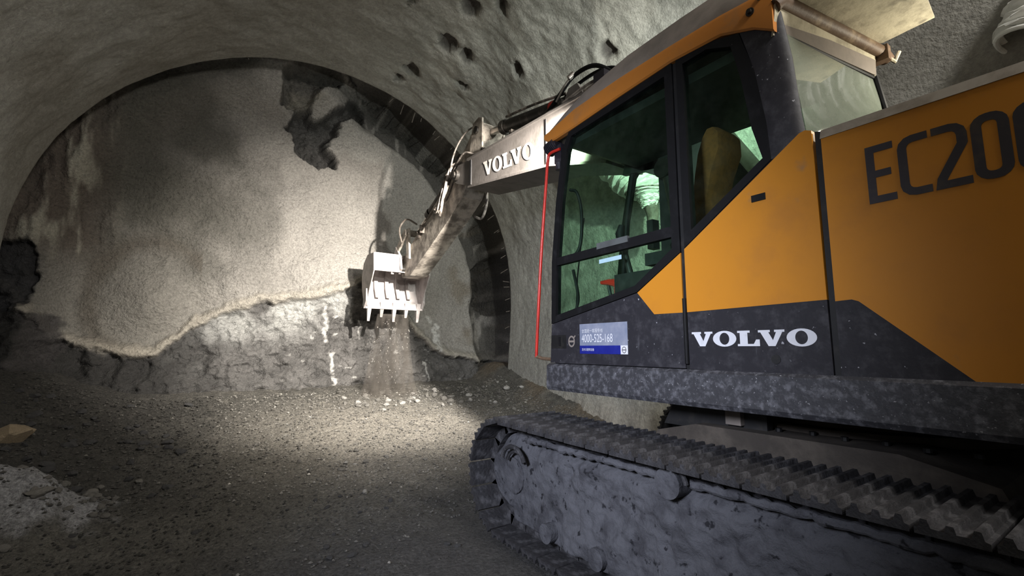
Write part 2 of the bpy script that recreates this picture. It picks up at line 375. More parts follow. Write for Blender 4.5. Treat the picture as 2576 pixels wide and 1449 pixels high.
def sc(pts): k = (FACE_Y) / 10.0; return [(x * k, 1.42 + (z - 1.42) * k) for x, z in pts]
def face_shape(X, Z, detail=True):
    P = np.stack([X, np.zeros_like(X), Z], 1)
    y = np.full(X.shape, FACE_Y)
    y += 0.16 * fbm(P * 0.55, 3, off=21) + 0.07 * fbm(P * 1.7, 3, off=4)
    lower = sstep(2.6, 0.3, Z); y -= 0.55 * lower ** 1.5                    # toe leans out
    r = np.hypot(X - TCX, np.maximum(Z - TCZ, 0))
    rn = r + 0.12 * fbm(P * 1.3, 3, off=33); rgt = sstep(TCX - 0.3, TCX + 1.6, X)
    y += 0.75 * rgt * sstep(TR - 0.55, TR - 0.05, rn)
    y -= 0.55 * (1 - rgt) * sstep(TR - 0.7, TR - 0.1, rn)
    y -= (1.55 + 0.75 * rgt - 0.55 * (1 - rgt)) * sstep(TR + 0.22, TR + 0.7, rn)
    return y
def face():
    nu, nv = 460, 420
    xs = np.linspace(-3.1, 7.1, nu); zs = np.linspace(-0.4, 7.6, nv)
    X = np.repeat(xs, nv); Z = np.tile(zs, nu); P = np.stack([X, np.zeros_like(X), Z], 1)
    y = face_shape(X, Z)
    jx = X + 0.10 * fbm(P * 3.2, 4, off=1) + 0.05 * fbm(P * 11, 2, off=8); jz = Z + 0.10 * fbm(P * 3.2, 4, off=61) + 0.05 * fbm(P * 11, 2, off=68)
    base = np.array([0.39, 0.37, 0.34])
    c = np.tile(base, (len(X), 1)) * (1 + 0.22 * fbm(P * 0.9, 4, off=44))[:, None]
    # soft dark blotches on the sprayed concrete, then an overall darker left half
    for (bx, bz, br, k) in [(-0.75, 6.15, .8, .9), (-1.1, 5.6, .85, .92), (0.0, 5.1, .75, .75), (-1.0, 4.5, .95, .8), (-0.9, 3.9, .8, .65), (0.2, 6.75, .8, .75), (-0.3, 4.0, .9, .65), (0.7, 3.8, .9, .6), (0.1, 3.0, .75, .5), (-0.3, 5.8, .7, .7), (1.0, 4.6, .5, .35), (0.9, 2.9, .6, .3), (-1.1, 3.0, .6, .6)]:
        D = np.hypot(X - bx, Z - bz) + 0.5 * fbm(P * 1.4, 4, off=bx * 7)
        c = mixc(c, (0.075, 0.073, 0.062), k * sstep(br, br * 0.35, D))
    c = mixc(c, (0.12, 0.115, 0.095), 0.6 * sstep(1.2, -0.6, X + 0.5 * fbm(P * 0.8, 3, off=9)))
    y -= 0.16 * sstep(1.0, 0.0, np.hypot((X - 0.5) / 1.0, (Z - 2.6) / 0.7))       # swelling belly of concrete on the left
    y -= 0.22 * sstep(1.0, 0.0, np.hypot((X + 0.55) / 0.75, (Z - 2.25) / 0.85))
    c = mixc(c, (0.12, 0.105, 0.085), 0.7 * sstep(0.28, 0.0, np.abs(np.hypot((X + 0.5) / 0.8, (Z - 2.2) / 0.95) - 1.05) - 0.0 + 0.15 * fbm(P * 2, 3)) * (X < 0.1))
    # left: vertical ribs of pale rock and brown seams beyond the rim
    y -= 0.38 * np.exp(-((X - 2.7) / 1.3) ** 2 - ((Z - 2.5) / 0.9) ** 2)
    edge = sstep(-0.95, -1.6, jx) * sstep(2.5, 3.2, jz)
    rib = fbm(np.stack([X * 4.2, np.zeros_like(X), Z * 0.8], 1), 4, off=15)
    c = mixc(c, (0.13, 0.105, 0.085), 0.9 * edge); c = mixc(c, (0.42, 0.40, 0.33), edge * sstep(0.05, 0.28, rib)); y -= 0.22 * edge * rib
    # exposed broken rock along the bottom
    top = sc([(-3.5, 3.2), (-2.4, 2.4), (-1.6, 1.5), (-1.11, 1.32), (-0.44, 1.25), (0.0, 1.73), (0.49, 2.03), (1.05, 2.24), (1.75, 2.32), (2.5, 2.57), (2.9, 2.77), (3.4, 2.55), (3.8, 2.2), (4.2, 1.75), (4.6, 1.35), (5.1, 1.2), (5.88, 1.05), (7.4, 1.2)])
    tz = np.interp(jx, [p[0] for p in top], [p[1] for p in top])
    ex = sstep(-0.03, 0.06, tz - jz)
    strat = fbm(np.stack([X * 1.6 + Z * 1.2, np.zeros_like(X), Z * 4.5 - X * 1.5], 1), 5, off=2)
    rk = ridged(P * 2.6, 5, 12)
    rockc = np.array([0.135, 0.13, 0.125])[None] * (1 + 0.7 * strat)[:, None]
    pale = sstep(0.0, 0.35, fbm(P * 1.1, 3, off=5) + 0.25) * sstep(-0.6, 0.3, X) * sstep(1.9, 1.2, np.abs(jx - 1.1)) * sstep(0.95, 0.25, tz - jz)
    rockc = mixc(rockc, (0.50, 0.50, 0.48), 0.9 * pale)
    c = c * (1 - ex[:, None]) + rockc * ex[:, None]
    y += ex * (0.06 + 0.11 * sstep(-1.2, 0.2, X)) - ex * (0.20 * rk + 0.12 * strat)
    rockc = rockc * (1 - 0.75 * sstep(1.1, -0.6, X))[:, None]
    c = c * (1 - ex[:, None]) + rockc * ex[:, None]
    lip = sstep(0.16, 0.02, np.abs(tz - jz + 0.08)) * (1 - ex); y -= 0.10 * lip; c = mixc(c, (0.46, 0.42, 0.35), 0.6 * lip)
    # white mineral streaks
    for x0, z0, x1, z1, w in [(2.22, 2.3, 2.27, 1.55, .035), (2.36, 1.3, 2.42, .62, .035), (2.66, 2.6, 2.70, 1.95, .022), (2.0, 1.9, 2.02, 1.6, .02), (4.72, 1.9, 4.70, 1.35, .075), (4.5, 2.1, 4.62, 1.8, .04), (2.9, 2.0, 2.94, 1.6, .02), (4.35, 1.1, 4.38, .7, .02), (1.75, 2.15, 1.74, 1.95, .02)]:
        (x0, z0), (x1, z1) = sc([(x0, z0), (x1, z1)])
        t = np.clip((jz - z0) / (z1 - z0), 0, 1); D = np.hypot(jx - (x0 + (x1 - x0) * t), np.where((jz < z1), jz - z1, np.where(jz > z0, jz - z0, 0)))
        m = sstep(w * 1.3, w * 0.5, D) * sstep(-0.25, 0.1, fbm(P * 6, 3, off=77)); c = mixc(c, (0.74, 0.73, 0.70), 0.9 * m)
    fl = sstep(0.34, 0.44, fbm(P * np.array([4, 1, 9]), 3, off=99)) * ex * sstep(1.0, 2.2, jx) * sstep(6, 4, jx); c = mixc(c, (0.62, 0.61, 0.58), 0.8 * fl)
    # pockets broken out of the concrete near the crown
    holeA = sc([(1.13, 6.89), (1.41, 7.16), (2.11, 7.25), (2.46, 7.10), (2.2, 6.85), (1.95, 6.75), (1.83, 6.40), (1.46, 6.18), (1.16, 6.25), (1.07, 6.52)])
    rockB = sc([(1.49, 6.31), (1.79, 6.49), (1.85, 6.2), (2.16, 6.47), (2.73, 7.02), (3.05, 6.84), (3.01, 6.54), (2.41, 6.27), (2.34, 5.98), (2.19, 5.67), (2.41, 5.37), (2.38, 5.18), (1.98, 5.14), (1.51, 5.37), (1.45, 5.74), (1.26, 5.86)])
    niche = sc([(5.78, 2.75), (5.98, 3.4), (6.4, 3.85), (7.2, 3.9), (7.2, 2.5), (6.5, 2.2), (6.1, 2.5)])
    ldark = sc([(-3.2, 2.95), (-2.42, 2.95), (-2.03, 3.05), (-1.87, 2.81), (-1.85, 2.5), (-1.92, 2.0), (-3.2, 1.5)])
    ldark2 = sc([(-2.0, 1.95), (-1.62, 1.95), (-1.52, 1.5), (-1.6, 1.1), (-2.0, 1.1)])
    for poly, dep, colr, soft in [(holeA, 0.28, (0.095, 0.09, 0.08), .16), (rockB, 0.30, (0.055, 0.054, 0.052), .10), (niche, 0.30, (0.10, 0.09, 0.08), .15), (ldark, 0.12, (0.028, 0.028, 0.032), .08), (ldark2, 0.07, (0.05, 0.046, 0.046), .12)]:
        D = poly_dist(jx, jz, poly); m = sstep(-0.01, 0.05, D); dm = sstep(0.0, soft, D)
        rr = np.array(colr)[None] * np.clip(1 + 0.9 * fbm(P * 5, 4, off=dep * 50) + 0.7 * ridged(P * 9, 4, 2) * (colr[0] > .04), .25, 3)[:, None]
        c = c * (1 - 0.93 * m[:, None]) + rr * 0.93 * m[:, None]; y += dep * dm * (1 + 0.45 * ridged(P * 2.5, 5, 6) + 0.35 * ridged(P * 7, 4, 16))
    c = mixc(c, (0.36, 0.335, 0.28), 0.85 * sstep(-0.02, 0.25, poly_dist(jx, jz, sc([(1.2, 6.2), (1.25, 6.6), (1.9, 6.7), (2.1, 6.6), (1.8, 6.3), (1.5, 6.2)]))))
    # cracked flake running down from the crown at the right
    ck = sc([(2.3, 7.2), (3.0, 7.05), (3.51, 6.9), (4.06, 6.55), (4.59, 6.05), (5.1, 5.9)]); kx = [p[0] for p in ck]; kz = [p[1] for p in ck]
    cz = np.interp(jx, kx, kz); m = sstep(0.0, 0.05, jz - cz) * (jx > kx[0]) * (jx < kx[-1] + 0.3); y += 0.14 * m * (1 + 0.8 * ridged(P * 2, 3, 31))
    c = mixc(c, (0.22, 0.20, 0.17), 0.6 * m * sstep(0, 0.25, fbm(P * 2.5, 3, off=51))); c = mixc(c, (0.05, 0.045, 0.04), 0.9 * sstep(0.035, 0.0, np.abs(jz - cz)) * (jx > kx[0]) * (jx < kx[-1]))
    band = sstep(TR - 0.42, TR - 0.22, np.hypot(X - TCX, np.maximum(Z - TCZ, 0)) + 0.22 * fbm(P * 2.4, 4, off=18)) * sstep(TCX - 0.2, TCX + 1.4, X)  # shade cast by the rim, painted in as a dark band on the right
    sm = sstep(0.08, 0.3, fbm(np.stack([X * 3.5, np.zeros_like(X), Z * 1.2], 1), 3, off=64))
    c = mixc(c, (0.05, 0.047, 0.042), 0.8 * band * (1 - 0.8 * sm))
    # brown earth patches
    c = mixc(c, (0.20, 0.165, 0.115), 0.6 * sstep(0.05, 0.4, fbm(P * 1.2, 3, off=200)) * sstep(4.6, 5.2, X))
    y += 0.022 * fbm(P * 7, 3, off=40) * (1 - ex) + 0.012 * fbm(P * 20, 2, off=41) + 0.03 * ridged(P * 7, 3, 14) * ex
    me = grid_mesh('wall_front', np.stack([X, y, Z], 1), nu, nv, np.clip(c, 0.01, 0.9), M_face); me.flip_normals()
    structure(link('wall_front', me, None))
face()

def floor_z(X, Y, fine=True):
    X = np.asarray(X, float); Y = np.asarray(Y, float); P = np.stack([X, Y, np.zeros_like(X)], 1)
    z = -0.02 + 0.50 * sstep(4.6, 9.4, Y) + 0.20 * sstep(7.2, 9.6, Y)
    z += 0.55 * sstep(-0.3, -2.4, X) * sstep(4.2, 7.8, Y)                # heaped muck on the left
    z += 0.30 * sstep(0.9, 0.0, np.hypot((X + 1.1) / 0.9, (Y - 5.4) / 0.7)) * (1 + 0.5 * ridged(P * 2.2, 3, 8))
    z += 0.25 * sstep(0.8, 0.0, np.hypot((X + 1.9) / 0.8, (Y - 7.4) / 0.6))
    z += 0.34 * sstep(5.2, 6.1, X) * sstep(4.0, 6.5, Y)
    free = sstep(0.9, 1.6, np.hypot(np.maximum(np.abs(X - 3.46) - 0.9, 0), np.maximum(np.abs(Y - 1.2) - 1.6, 0)) )
    amp = 0.25 + 0.75 * free
    z += amp * (0.07 * fbm(P * 0.9, 3, off=3) + 0.05 * fbm(P * 3.1, 4, off=13))
    if fine: z += amp * (0.028 * ridged(P * 6, 4, 19) + 0.014 * fbm(P * 22, 2, off=23))
    return z
def floor():
    ys = np.concatenate([np.linspace(-9, 1.8, 60, endpoint=False), np.linspace(1.8, 9.9, 330)])
    xs = np.linspace(-4.2, 6.9, 400); nu, nv = len(ys), len(xs)
    Y = np.repeat(ys, nv); X = np.tile(xs, nu); P = np.stack([X, Y, np.zeros_like(X)], 1)
    z = floor_z(X, Y)
    n1 = fbm(P * 0.8, 4, off=60); n2 = fbm(P * 6, 4, off=80)
    c = np.tile(np.array([0.15, 0.142, 0.125]), (len(X), 1)) * (1 + 0.5 * n1 + 0.55 * n2)[:, None]
    c = mixc(c, (0.30, 0.28, 0.24), 0.6 * sstep(0.1, 0.4, n2) * sstep(6.2, 7.6, Y))
    c = mixc(c, (0.40, 0.37, 0.32), 0.85 * sstep(1.9, 0.4, np.hypot((X - 2.5) / 1.6, (Y - 6.7) / 1.15) + 0.5 * n1))     # pool of lamplight painted as a paler patch of floor
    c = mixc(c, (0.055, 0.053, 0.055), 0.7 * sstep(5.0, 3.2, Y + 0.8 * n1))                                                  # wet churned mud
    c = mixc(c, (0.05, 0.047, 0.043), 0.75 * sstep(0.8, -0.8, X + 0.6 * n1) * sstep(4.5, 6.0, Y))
    c = mixc(c, (0.48, 0.48, 0.50), 0.85 * sstep(0.85, 0.25, np.hypot((X + 0.95) / 0.8, (Y - 5.35) / 0.55) + 0.8 * n2))
    c = mixc(c, (0.27, 0.185, 0.10), 0.5 * sstep(0.0, 0.3, n1) * sstep(5.2, 6.0, X))
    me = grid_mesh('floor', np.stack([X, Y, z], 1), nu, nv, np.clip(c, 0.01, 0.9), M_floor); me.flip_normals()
    if me.polygons[0].normal.z < 0: me.flip_normals()
    structure(link('floor', me, None))
floor()

# ------------------------------------------------------------------ loose stones and gravel
def rock_mesh(seed, mat, sub=2, flat=0.7):
    b = bmesh.new(); bmesh.ops.create_icosphere(b, subdivisions=sub, radius=1.0)
    r = np.random.default_rng(seed); pl = r.normal(size=(22, 3)); pl /= np.linalg.norm(pl, axis=1)[:, None]; hs = r.uniform(0.5, 0.86, 22)
    st = np.array([1.0, r.uniform(0.65, 0.95), flat * r.uniform(0.7, 1.1)])
    for v in b.verts:
        d = np.array(v.co.normalized()); k = 1.0
        for p, h in zip(pl, hs):
            q = d @ p
            if q > 0: k = min(k, h / max(q, 1e-4))
        v.co = Vector(d * k * st)
    me = bpy.data.meshes.new('stone'); b.to_mesh(me); b.free(); me.materials.append(mat); return me
def place_rock(me, x, y, s, label, cat='stone', group=None, sink=0.25, name='stone', z=None):
    o = bpy.data.objects.new(name, me); COL.objects.link(o)
    zz = float(floor_z([x], [y])[0]) if z is None else z
    lo = min(v.co.z for v in me.vertices)
    o.scale = (s, s, s); o.rotation_euler = (random.uniform(-.25, .25), random.uniform(-.25, .25), random.uniform(0, 6.28))
    o.location = (x, y, zz + s * (-lo) * (1 - sink * 2)); return thing(o, label, cat, group)
RK = [rock_mesh(100 + i, M_stone) for i in range(5)]; PK = [rock_mesh(200 + i, M_pale) for i in range(4)]
DK = [rock_mesh(300 + i, M_darkst) for i in range(4)]; TK = [rock_mesh(400, M_tan, 3, 0.5)]
place_rock(PK[0], 1.53, 4.74, 0.045, 'lone white stone lying on the bare dark floor left of the track', sink=.1)
place_rock(TK[0], -1.42, 7.0, 0.26, 'tan flat boulder at the far left edge of the muck floor', 'boulder', name='boulder')
place_rock(rock_mesh(501, M_stone, 3, .45), -0.86, 5.2, 0.11, 'broad flat grey slab on the rubble heap at bottom left', 'boulder', name='boulder')
place_rock(rock_mesh(502, M_stone, 3, .6), -0.62, 5.7, 0.09, 'grey angular boulder on the upper side of the bottom-left rubble heap', 'boulder', name='boulder')
place_rock(PK[1], 1.62, 5.75, 0.05, 'white stone at the rear edge of the bright patch of floor', sink=.1)
place_rock(PK[2], 1.72, 5.72, 0.035, 'smaller white stone touching another white stone on the bright floor', sink=.1)
place_rock(PK[3], 6.05 - .5, 8.2, 0.12, 'pale pointed stone at the foot of the right tunnel wall', sink=.15)
place_rock(PK[0], 0.36, 3.52, 0.035, 'white stone in the dark mud at the bottom edge of the photo', sink=.2)
n = 0
while n < 60:      # bright ridge of stones under the bucket
    x = random.uniform(2.2, 5.7); y = random.gauss(8.15, 0.35)
    if y > 8.75: continue
    place_rock(random.choice(PK if random.random() < .45 else RK), x, y, random.uniform(0.035, 0.10), 'pale broken stone in the row of rubble at the foot of the tunnel face', group='pale rubble at the foot of the face'); n += 1
for _ in range(90):
    x = random.uniform(0.2, 5.4); y = random.uniform(5.4, 8.0)
    if x > 1.7 and y < 3.8: continue
    place_rock(random.choice(RK), x, y, random.uniform(0.018, 0.05), 'small grey stone scattered on the middle of the muck floor', group='grey stones on the middle of the floor')
for _ in range(70):
    x = random.uniform(-1.75, 0.2); y = random.uniform(5.4, 8.6)
    place_rock(random.choice(DK), x, y, random.uniform(0.03, 0.10), 'dark muddy stone in the rubble on the left side', group='dark stones on the left rubble')
for _ in range(45):
    x = random.uniform(-0.8, 1.75); y = random.uniform(3.1, 5.0)
    place_rock(random.choice(DK), x, y, random.uniform(0.015, 0.045), 'dark pebble pressed into the wet mud near the camera', group='pebbles in the near mud')
for _ in range(60):
    x = random.uniform(-1.5, -0.3); y = random.gauss(5.4, 0.3)
    place_rock(random.choice(RK), x, y, random.uniform(0.018, 0.055), 'grey stone on the pale rubble heap at bottom left', group='stones of the bottom-left heap')
def gravel(N):
    t = np.array([(1, 0, 0), (-1, 0, 0), (0, 1, 0), (0, -1, 0), (0, 0, 1), (0, 0, -1)], float); tf = np.array([(0, 2, 4), (2, 1, 4), (1, 3, 4), (3, 0, 4), (2, 0, 5), (1, 2, 5), (3, 1, 5), (0, 3, 5)])
    x = rng.uniform(-1.75, 5.7, N); y = 3.0 + 5.9 * rng.uniform(0, 1, N) ** 0.75; ok = ~((x > 1.75) & (y < 3.7)); x, y = x[ok], y[ok]; N = len(x)
    s = rng.uniform(0.005, 0.02, N) * (0.6 + 0.12 * y); V = t[None] * rng.uniform(0.5, 1.1, (N, 6, 1)) * s[:, None, None] * np.array([1, 1, .7])
    a = rng.uniform(0, 6.28, N); ca, sa = np.cos(a)[:, None], np.sin(a)[:, None]
    V = np.stack([V[:, :, 0] * ca - V[:, :, 1] * sa, V[:, :, 0] * sa + V[:, :, 1] * ca, V[:, :, 2]], 2)
    V += np.stack([x, y, floor_z(x, y) + s * 0.25], 1)[:, None]
    F = (tf[None] + (np.arange(N) * 6)[:, None, None]).reshape(-1, 3)
    g = rng.uniform(0.07, 0.22, N); g = np.where(rng.uniform(size=N) < .015, 0.45, g) * np.where(y < 5, 0.5, 1) * np.where(x < 0.4, 0.4, 1); C = np.repeat(np.stack([g, g * .95, g * .86], 1), 6, 0)
    me = np_mesh('gravel', V.reshape(-1, 3), F, C, M_gravel); me.polygons.foreach_set('use_smooth', np.zeros(len(F), bool))
    thing(link('gravel', me, None), 'loose grey gravel and rock chips strewn over the tunnel floor', 'gravel', kind='stuff')
M_gravel = rock_mat('gravel_chips', 'Col', [(30, 0.003)], 0.9, (30, 0.8))
gravel(11000)

# ------------------------------------------------------------------ rebar stubs round the rim, ducts, dust
rb = MB().cyl((0, 0, 0), (0, 0, 0.24), 0.009, seg=7).cyl((0, 0, .24), (0, 0, .246), 0.0105, 0.007, seg=7).build('rebar_stub', M_rebar, smooth=True)
stub_me = rb.data; first = True
for k in range(27):
    a = R(74 - k * 3.6 + random.uniform(-1.7, 1.7)) if k < 22 else None
    if a is not None: px, pz = TCX + (TR - 0.01) * math.cos(a), TCZ + (TR - 0.01) * math.sin(a); inw = Vector((-math.cos(a), 0, -math.sin(a)))
    else: pz = TCZ - 0.35 * (k - 21); px = TCX + TR - 0.02; inw = Vector((-1, 0, 0))
    if pz < 0.9: continue
    o = rb if first else rb.copy()
    if not first: COL.objects.link(o)
    first = False
    d = (inw + Vector((random.uniform(-.5, .5), random.uniform(.2, 1.3), random.uniform(-.6, .4)))).normalized()
    o.location = Vector((px, RIM + 0.07, pz)) - inw * 0.06; o.rotation_euler = d.to_track_quat('Z', 'Y').to_euler(); o.scale = (1, 1, random.uniform(.35, 1.05))
    thing(o, 'short steel bar stub sticking out of the right rim of the tunnel lining', 'rebar', 'rebar stubs along the right rim')

def duct(name, path, r0, label, taper=0, end=None, ribs=13):
    root = bpy.data.objects.new(name, None); COL.objects.link(root); root.location = path[-1]; thing(root, label, 'duct')
    pts = spline(path, 40); n = len(pts); rs = []
    for i in range(n):
        t = i / (n - 1); k = 1 - taper * sstep(0.62, 1.0, np.array(t)); rs.append(float(r0 * k * (1 + 0.065 * math.sin(i * 6.283 / 9) + 0.04 * math.sin(i * 6.283 / 5.3 + 1))))
    mb = MB().tube(pts, rs, 28, cap=False); r = random.Random(3)
    for v in mb.bm.verts: v.co += Vector([r.uniform(-1, 1) for _ in range(3)]) * 0.012
    mb.build('duct_fabric', M_duct, root, True)
    return root, pts, rs
d1, pts, rs = duct('ventilation_duct', [(5.15, 6.3, 5.35), (5.3, 5.5, 4.95), (5.42, 4.75, 4.35), (5.5, 4.42, 3.85), (5.52, 4.36, 3.5)], 0.40, 'bunched white ribbed fabric ventilation duct hanging on the right wall, seen through the cab', 0.72)
MB().tube([pts[-28] + Vector((0.33 * math.cos(a), 0.33 * math.sin(a) , 0)) for a in np.linspace(0, 6.28, 24)], 0.012, 6).build('tie_rope', M_hose, d1, True)
MB().tube([pts[-1] + Vector((0, 0, .1)), pts[-1] + Vector((.02, -.03, -.12)), pts[-1] + Vector((0.0, -.02, -.34))], [.11, .09, .05], 12).build('tied_end', M_rebar, d1, True)
d2, pts, rs = duct('ventilation_duct', [(5.72, -2.2, 4.65), (5.72, -1.0, 4.66), (5.72, -0.4, 4.58), (5.70, 0.18, 4.32), (5.66, 0.40, 3.92)], 0.35, 'white fabric duct with a dark open mouth at the top right corner', 0.05)
dd = (pts[-1] - pts[-4]).normalized(); q = dd.to_track_quat('Z', 'Y')
MB().tube([pts[-1] + q @ Vector((rs[-1] * math.cos(a), rs[-1] * math.sin(a), 0)) for a in np.linspace(0, 6.2832, 30)], 0.02, 8).build('end_hoop', M_duct, d2, True)
MB().cyl(pts[-20], pts[-20] + (pts[-19] - pts[-20]) * .3, rs[-20] * .93, seg=28).build('mouth_shade', M_gap, d2)  # flat black disc standing in for the shade inside the duct mouth

def dust():
    mb = MB(); rings = []
    for z, r, ox in [(0.45, 0.52, .02), (0.7, 0.44, 0), (1.1, 0.37, 0), (1.6, 0.32, 0), (2.05, 0.26, .02)]:
        rings.append([(3.15 + ox + r * 1.15 * math.cos(a), 8.55 + r * .55 * math.sin(a), z) for a in np.linspace(0, 2 * math.pi, 24, endpoint=False)])
    o = mb.loft(rings).build('dust_cloud', None)
    t = NT('falling_dust'); t.t.nodes.remove(t.bsdf)
    v = t.n('ShaderNodeVolumePrincipled'); v.inputs['Color'].default_value = (0.78, 0.70, 0.62, 1); v.inputs['Anisotropy'].default_value = 0.2
    f = t.ramp(t.noise(3.2, 5, 0.65, stretch=(1.6, 1.6, 0.5)), 0.38, 0.75); t.l(t.mul(f, 6.5), v.inputs['Density']); t.l(v.outputs[0], t.out.inputs['Volume'])
    o.data.materials.append(t.m); thing(o, 'curtain of pale dust falling below the bucket teeth', 'dust', kind='stuff')
    N = 120; b = MB()
    for _ in range(N):
        p = Vector((random.gauss(3.15, .2), 8.55 + random.gauss(0, .1), random.uniform(0.75, 1.95))); s = random.uniform(0.005, 0.013)
        b.cyl(p, p + Vector((random.uniform(-.3, .3) * s, 0, s * 2)), s * .8, s * .4, 5)
    thing(b.build('falling_debris', M_stone), 'loose chips of rock dropping from the bucket through the dust', 'debris', kind='stuff')
dust()

# ================================================================== the excavator
EX = bpy.data.objects.new('excavator', None); COL.objects.link(EX); EX.location = (3.455, 1.2, 0.0)
thing(EX, 'orange and charcoal tracked excavator digging at the tunnel face', 'excavator')
XS = 2.32                                   # left flank of the upper body

def strokes(mb, pts, w, x, closed=False):
    """flat bar of width w along 2-D points (y,z) laid on the plane at x"""
    P = [Vector(p) for p in pts]; n = len(P); L = []; Rr = []
    for i in range(n):
        a = (P[i] - P[i - 1]).normalized() if (i or closed) else None; b = (P[(i + 1) % n] - P[i]).normalized() if (i < n - 1 or closed) else None
        a = a or b; b = b or a; na = Vector((-a.y, a.x)); nb = Vector((-b.y, b.x)); m = na + nb; m = m / max(.3, m.length_squared) * 2
        L.append(P[i] + m * w / 2); Rr.append(P[i] - m * w / 2)
    for i in range(n if closed else n - 1):
        j = (i + 1) % n; mb.poly([(x, *L[i]), (x, *L[j]), (x, *Rr[j]), (x, *Rr[i])])
def volvo(put):
    """puts the five slab-serif letters; put(a,b) maps unit letter space (0..5.2, 0..1) to a point"""
    V = [(0, 1), (.46, 1), (.46, .86), (.40, .86), (.56, .36), (.69, .86), (.62, .86), (.62, 1), (1.0, 1), (1.0, .86), (.92, .86), (.64, 0), (.38, 0), (.09, .86), (0, .86)]
    L = [(0, 1), (.52, 1), (.52, .86), (.42, .86), (.42, .14), (.66, .14), (.76, .42), (.9, .42), (.9, 0), (0, 0), (0, .14), (.1, .14), (.1, .86), (0, .86)]
    mb = MB(); off = [0, 1.0, 2.1, 2.95, 4.0]
    for k, ch in enumerate('VOLVO'):
        if ch == 'O':
            n = 28
            for i in range(n):
                q = []
                for kk, (rx, ry) in ((i, (.52, .53)), (i + 1, (.52, .53)), (i + 1, (.215, .40)), (i, (.215, .40))):
                    a = 2 * math.pi * kk / n; q.append(put(off[k] + .53 + rx * math.cos(a), .5 + ry * math.sin(a)))
                mb.poly(q)
        else: mb.poly([put(off[k] + a, b) for a, b in (V if ch == 'V' else L)])
    return mb
def text(body, name, mat, parent, y0, z0, h, x, wscale=1.0):
    cu = bpy.data.curves.new(name, 'FONT'); cu.body = body; cu.size = 1.0
    tmp = bpy.data.objects.new(name, cu); COL.objects.link(tmp); bpy.context.view_layer.update()
    me = bpy.data.meshes.new_from_object(tmp.evaluated_get(bpy.context.evaluated_depsgraph_get())); bpy.data.objects.remove(tmp)
    co = np.zeros(len(me.vertices) * 3, np.float32); me.vertices.foreach_get('co', co); co = co.reshape(-1, 3)
    if len(co):
        sx = co[:, 0].copy(); sz = co[:, 1].copy(); hh = sz.max() - sz.min(); sx -= sx.min(); sz -= sz.min()
        k = h / hh; me.vertices.foreach_set('co', np.stack([np.full(len(co), x), y0 - sx * k * wscale, z0 + sz * k], 1).astype(np.float32).ravel()); me.update()
    return link(name, me, mat, parent)

# --- body shell behind the flank
hood = MB().prism([(.86, 1.30), (.86, 2.36), (-1.75, 2.36), (-1.75, 1.30)], XS + .03, 4.6).build('hood', M_yellow, EX)
# rear side door (yellow over charcoal)
rd_dark = [(.862, 1.295), (.862, 1.622), (.80, 1.625), (.775, 1.615), (.44, 1.295)]
rd_yel = [(.862, 1.622), (.862, 2.37), (-1.75, 2.37), (-1.75, 1.27), (.32, 1.27), (.40, 1.275), (.44, 1.295), (.775, 1.615), (.80, 1.625)]
side = MB().prism(rd_yel, XS, XS + .04).bevel(.004).build('engine_door', M_yellow, EX)
MB().prism(rd_dark, XS, XS + .04).bevel(.004).build('lower_panel', M_dark, EX)
MB().hexa([(XS - .004, .865, 2.37), (XS - .004, -1.75, 2.37), (4.6, -1.75, 2.36), (4.6, .865, 2.36), (XS + .012, .865, 2.415), (XS + .012, -1.75, 2.415), (4.6, -1.75, 2.42), (4.6, .865, 2.42)]).bevel(.006).build('hood_rim', M_hoodtop, EX)
num = MB(); xx = XS - .002; z0, z1 = 2.018, 2.265; w = .030; hw = w / 2
def rrect(ya, yb, za, zb, r=.028, n=4):
    out = []
    for (cy, cz, a0) in ((ya - r, zb - r, 0), (yb + r, zb - r, 90), (yb + r, za + r, 180), (ya - r, za + r, 270)):
        for i in range(n + 1): a = R(a0 + 90 * i / n); out.append((cy + r * math.cos(a), cz + r * math.sin(a)))
    return out
# E
ya, yb = .702, .607
strokes(num, [(yb, z1 - hw), (ya - hw, z1 - hw), (ya - hw, z0 + hw), (yb, z0 + hw)], w, xx); num.poly([(xx, ya - w, .5 * (z0 + z1) + hw), (xx, yb + .012, .5 * (z0 + z1) + hw), (xx, yb + .012, .5 * (z0 + z1) - hw), (xx, ya - w, .5 * (z0 + z1) - hw)])
# C
ya, yb = .594, .497; r = .034
cpts = [(yb, z1 - hw)] + [(ya - hw - r + r * math.cos(R(a)), z1 - hw - r + r * math.sin(R(a))) for a in (90, 60, 30, 0)] + [(ya - hw - r + r * math.cos(R(a)), z0 + hw + r + r * math.sin(R(a))) for a in (0, -30, -60, -90)] + [(yb, z0 + hw)]
strokes(num, cpts, w, xx)
# 2
ya, yb = .486, .386
tp = [(ya, z1 - hw)] + [(yb + hw + r - r * math.cos(R(a)), z1 - hw - r + r * math.sin(R(a))) for a in (90, 60, 30, 0)] + [(yb + hw, z1 - .085), (ya - hw - .004, z0 + w * 1.3), (ya - hw, z0 + hw), (yb - .002, z0 + hw)]
strokes(num, tp, w, xx)
# 0 0
for ya in (.377, .268): strokes(num, rrect(ya - hw, ya - .100 + hw, z0 + hw, z1 - hw, .03), w, xx, True)
num.build('model_lettering', M_letter, side, normals=False)
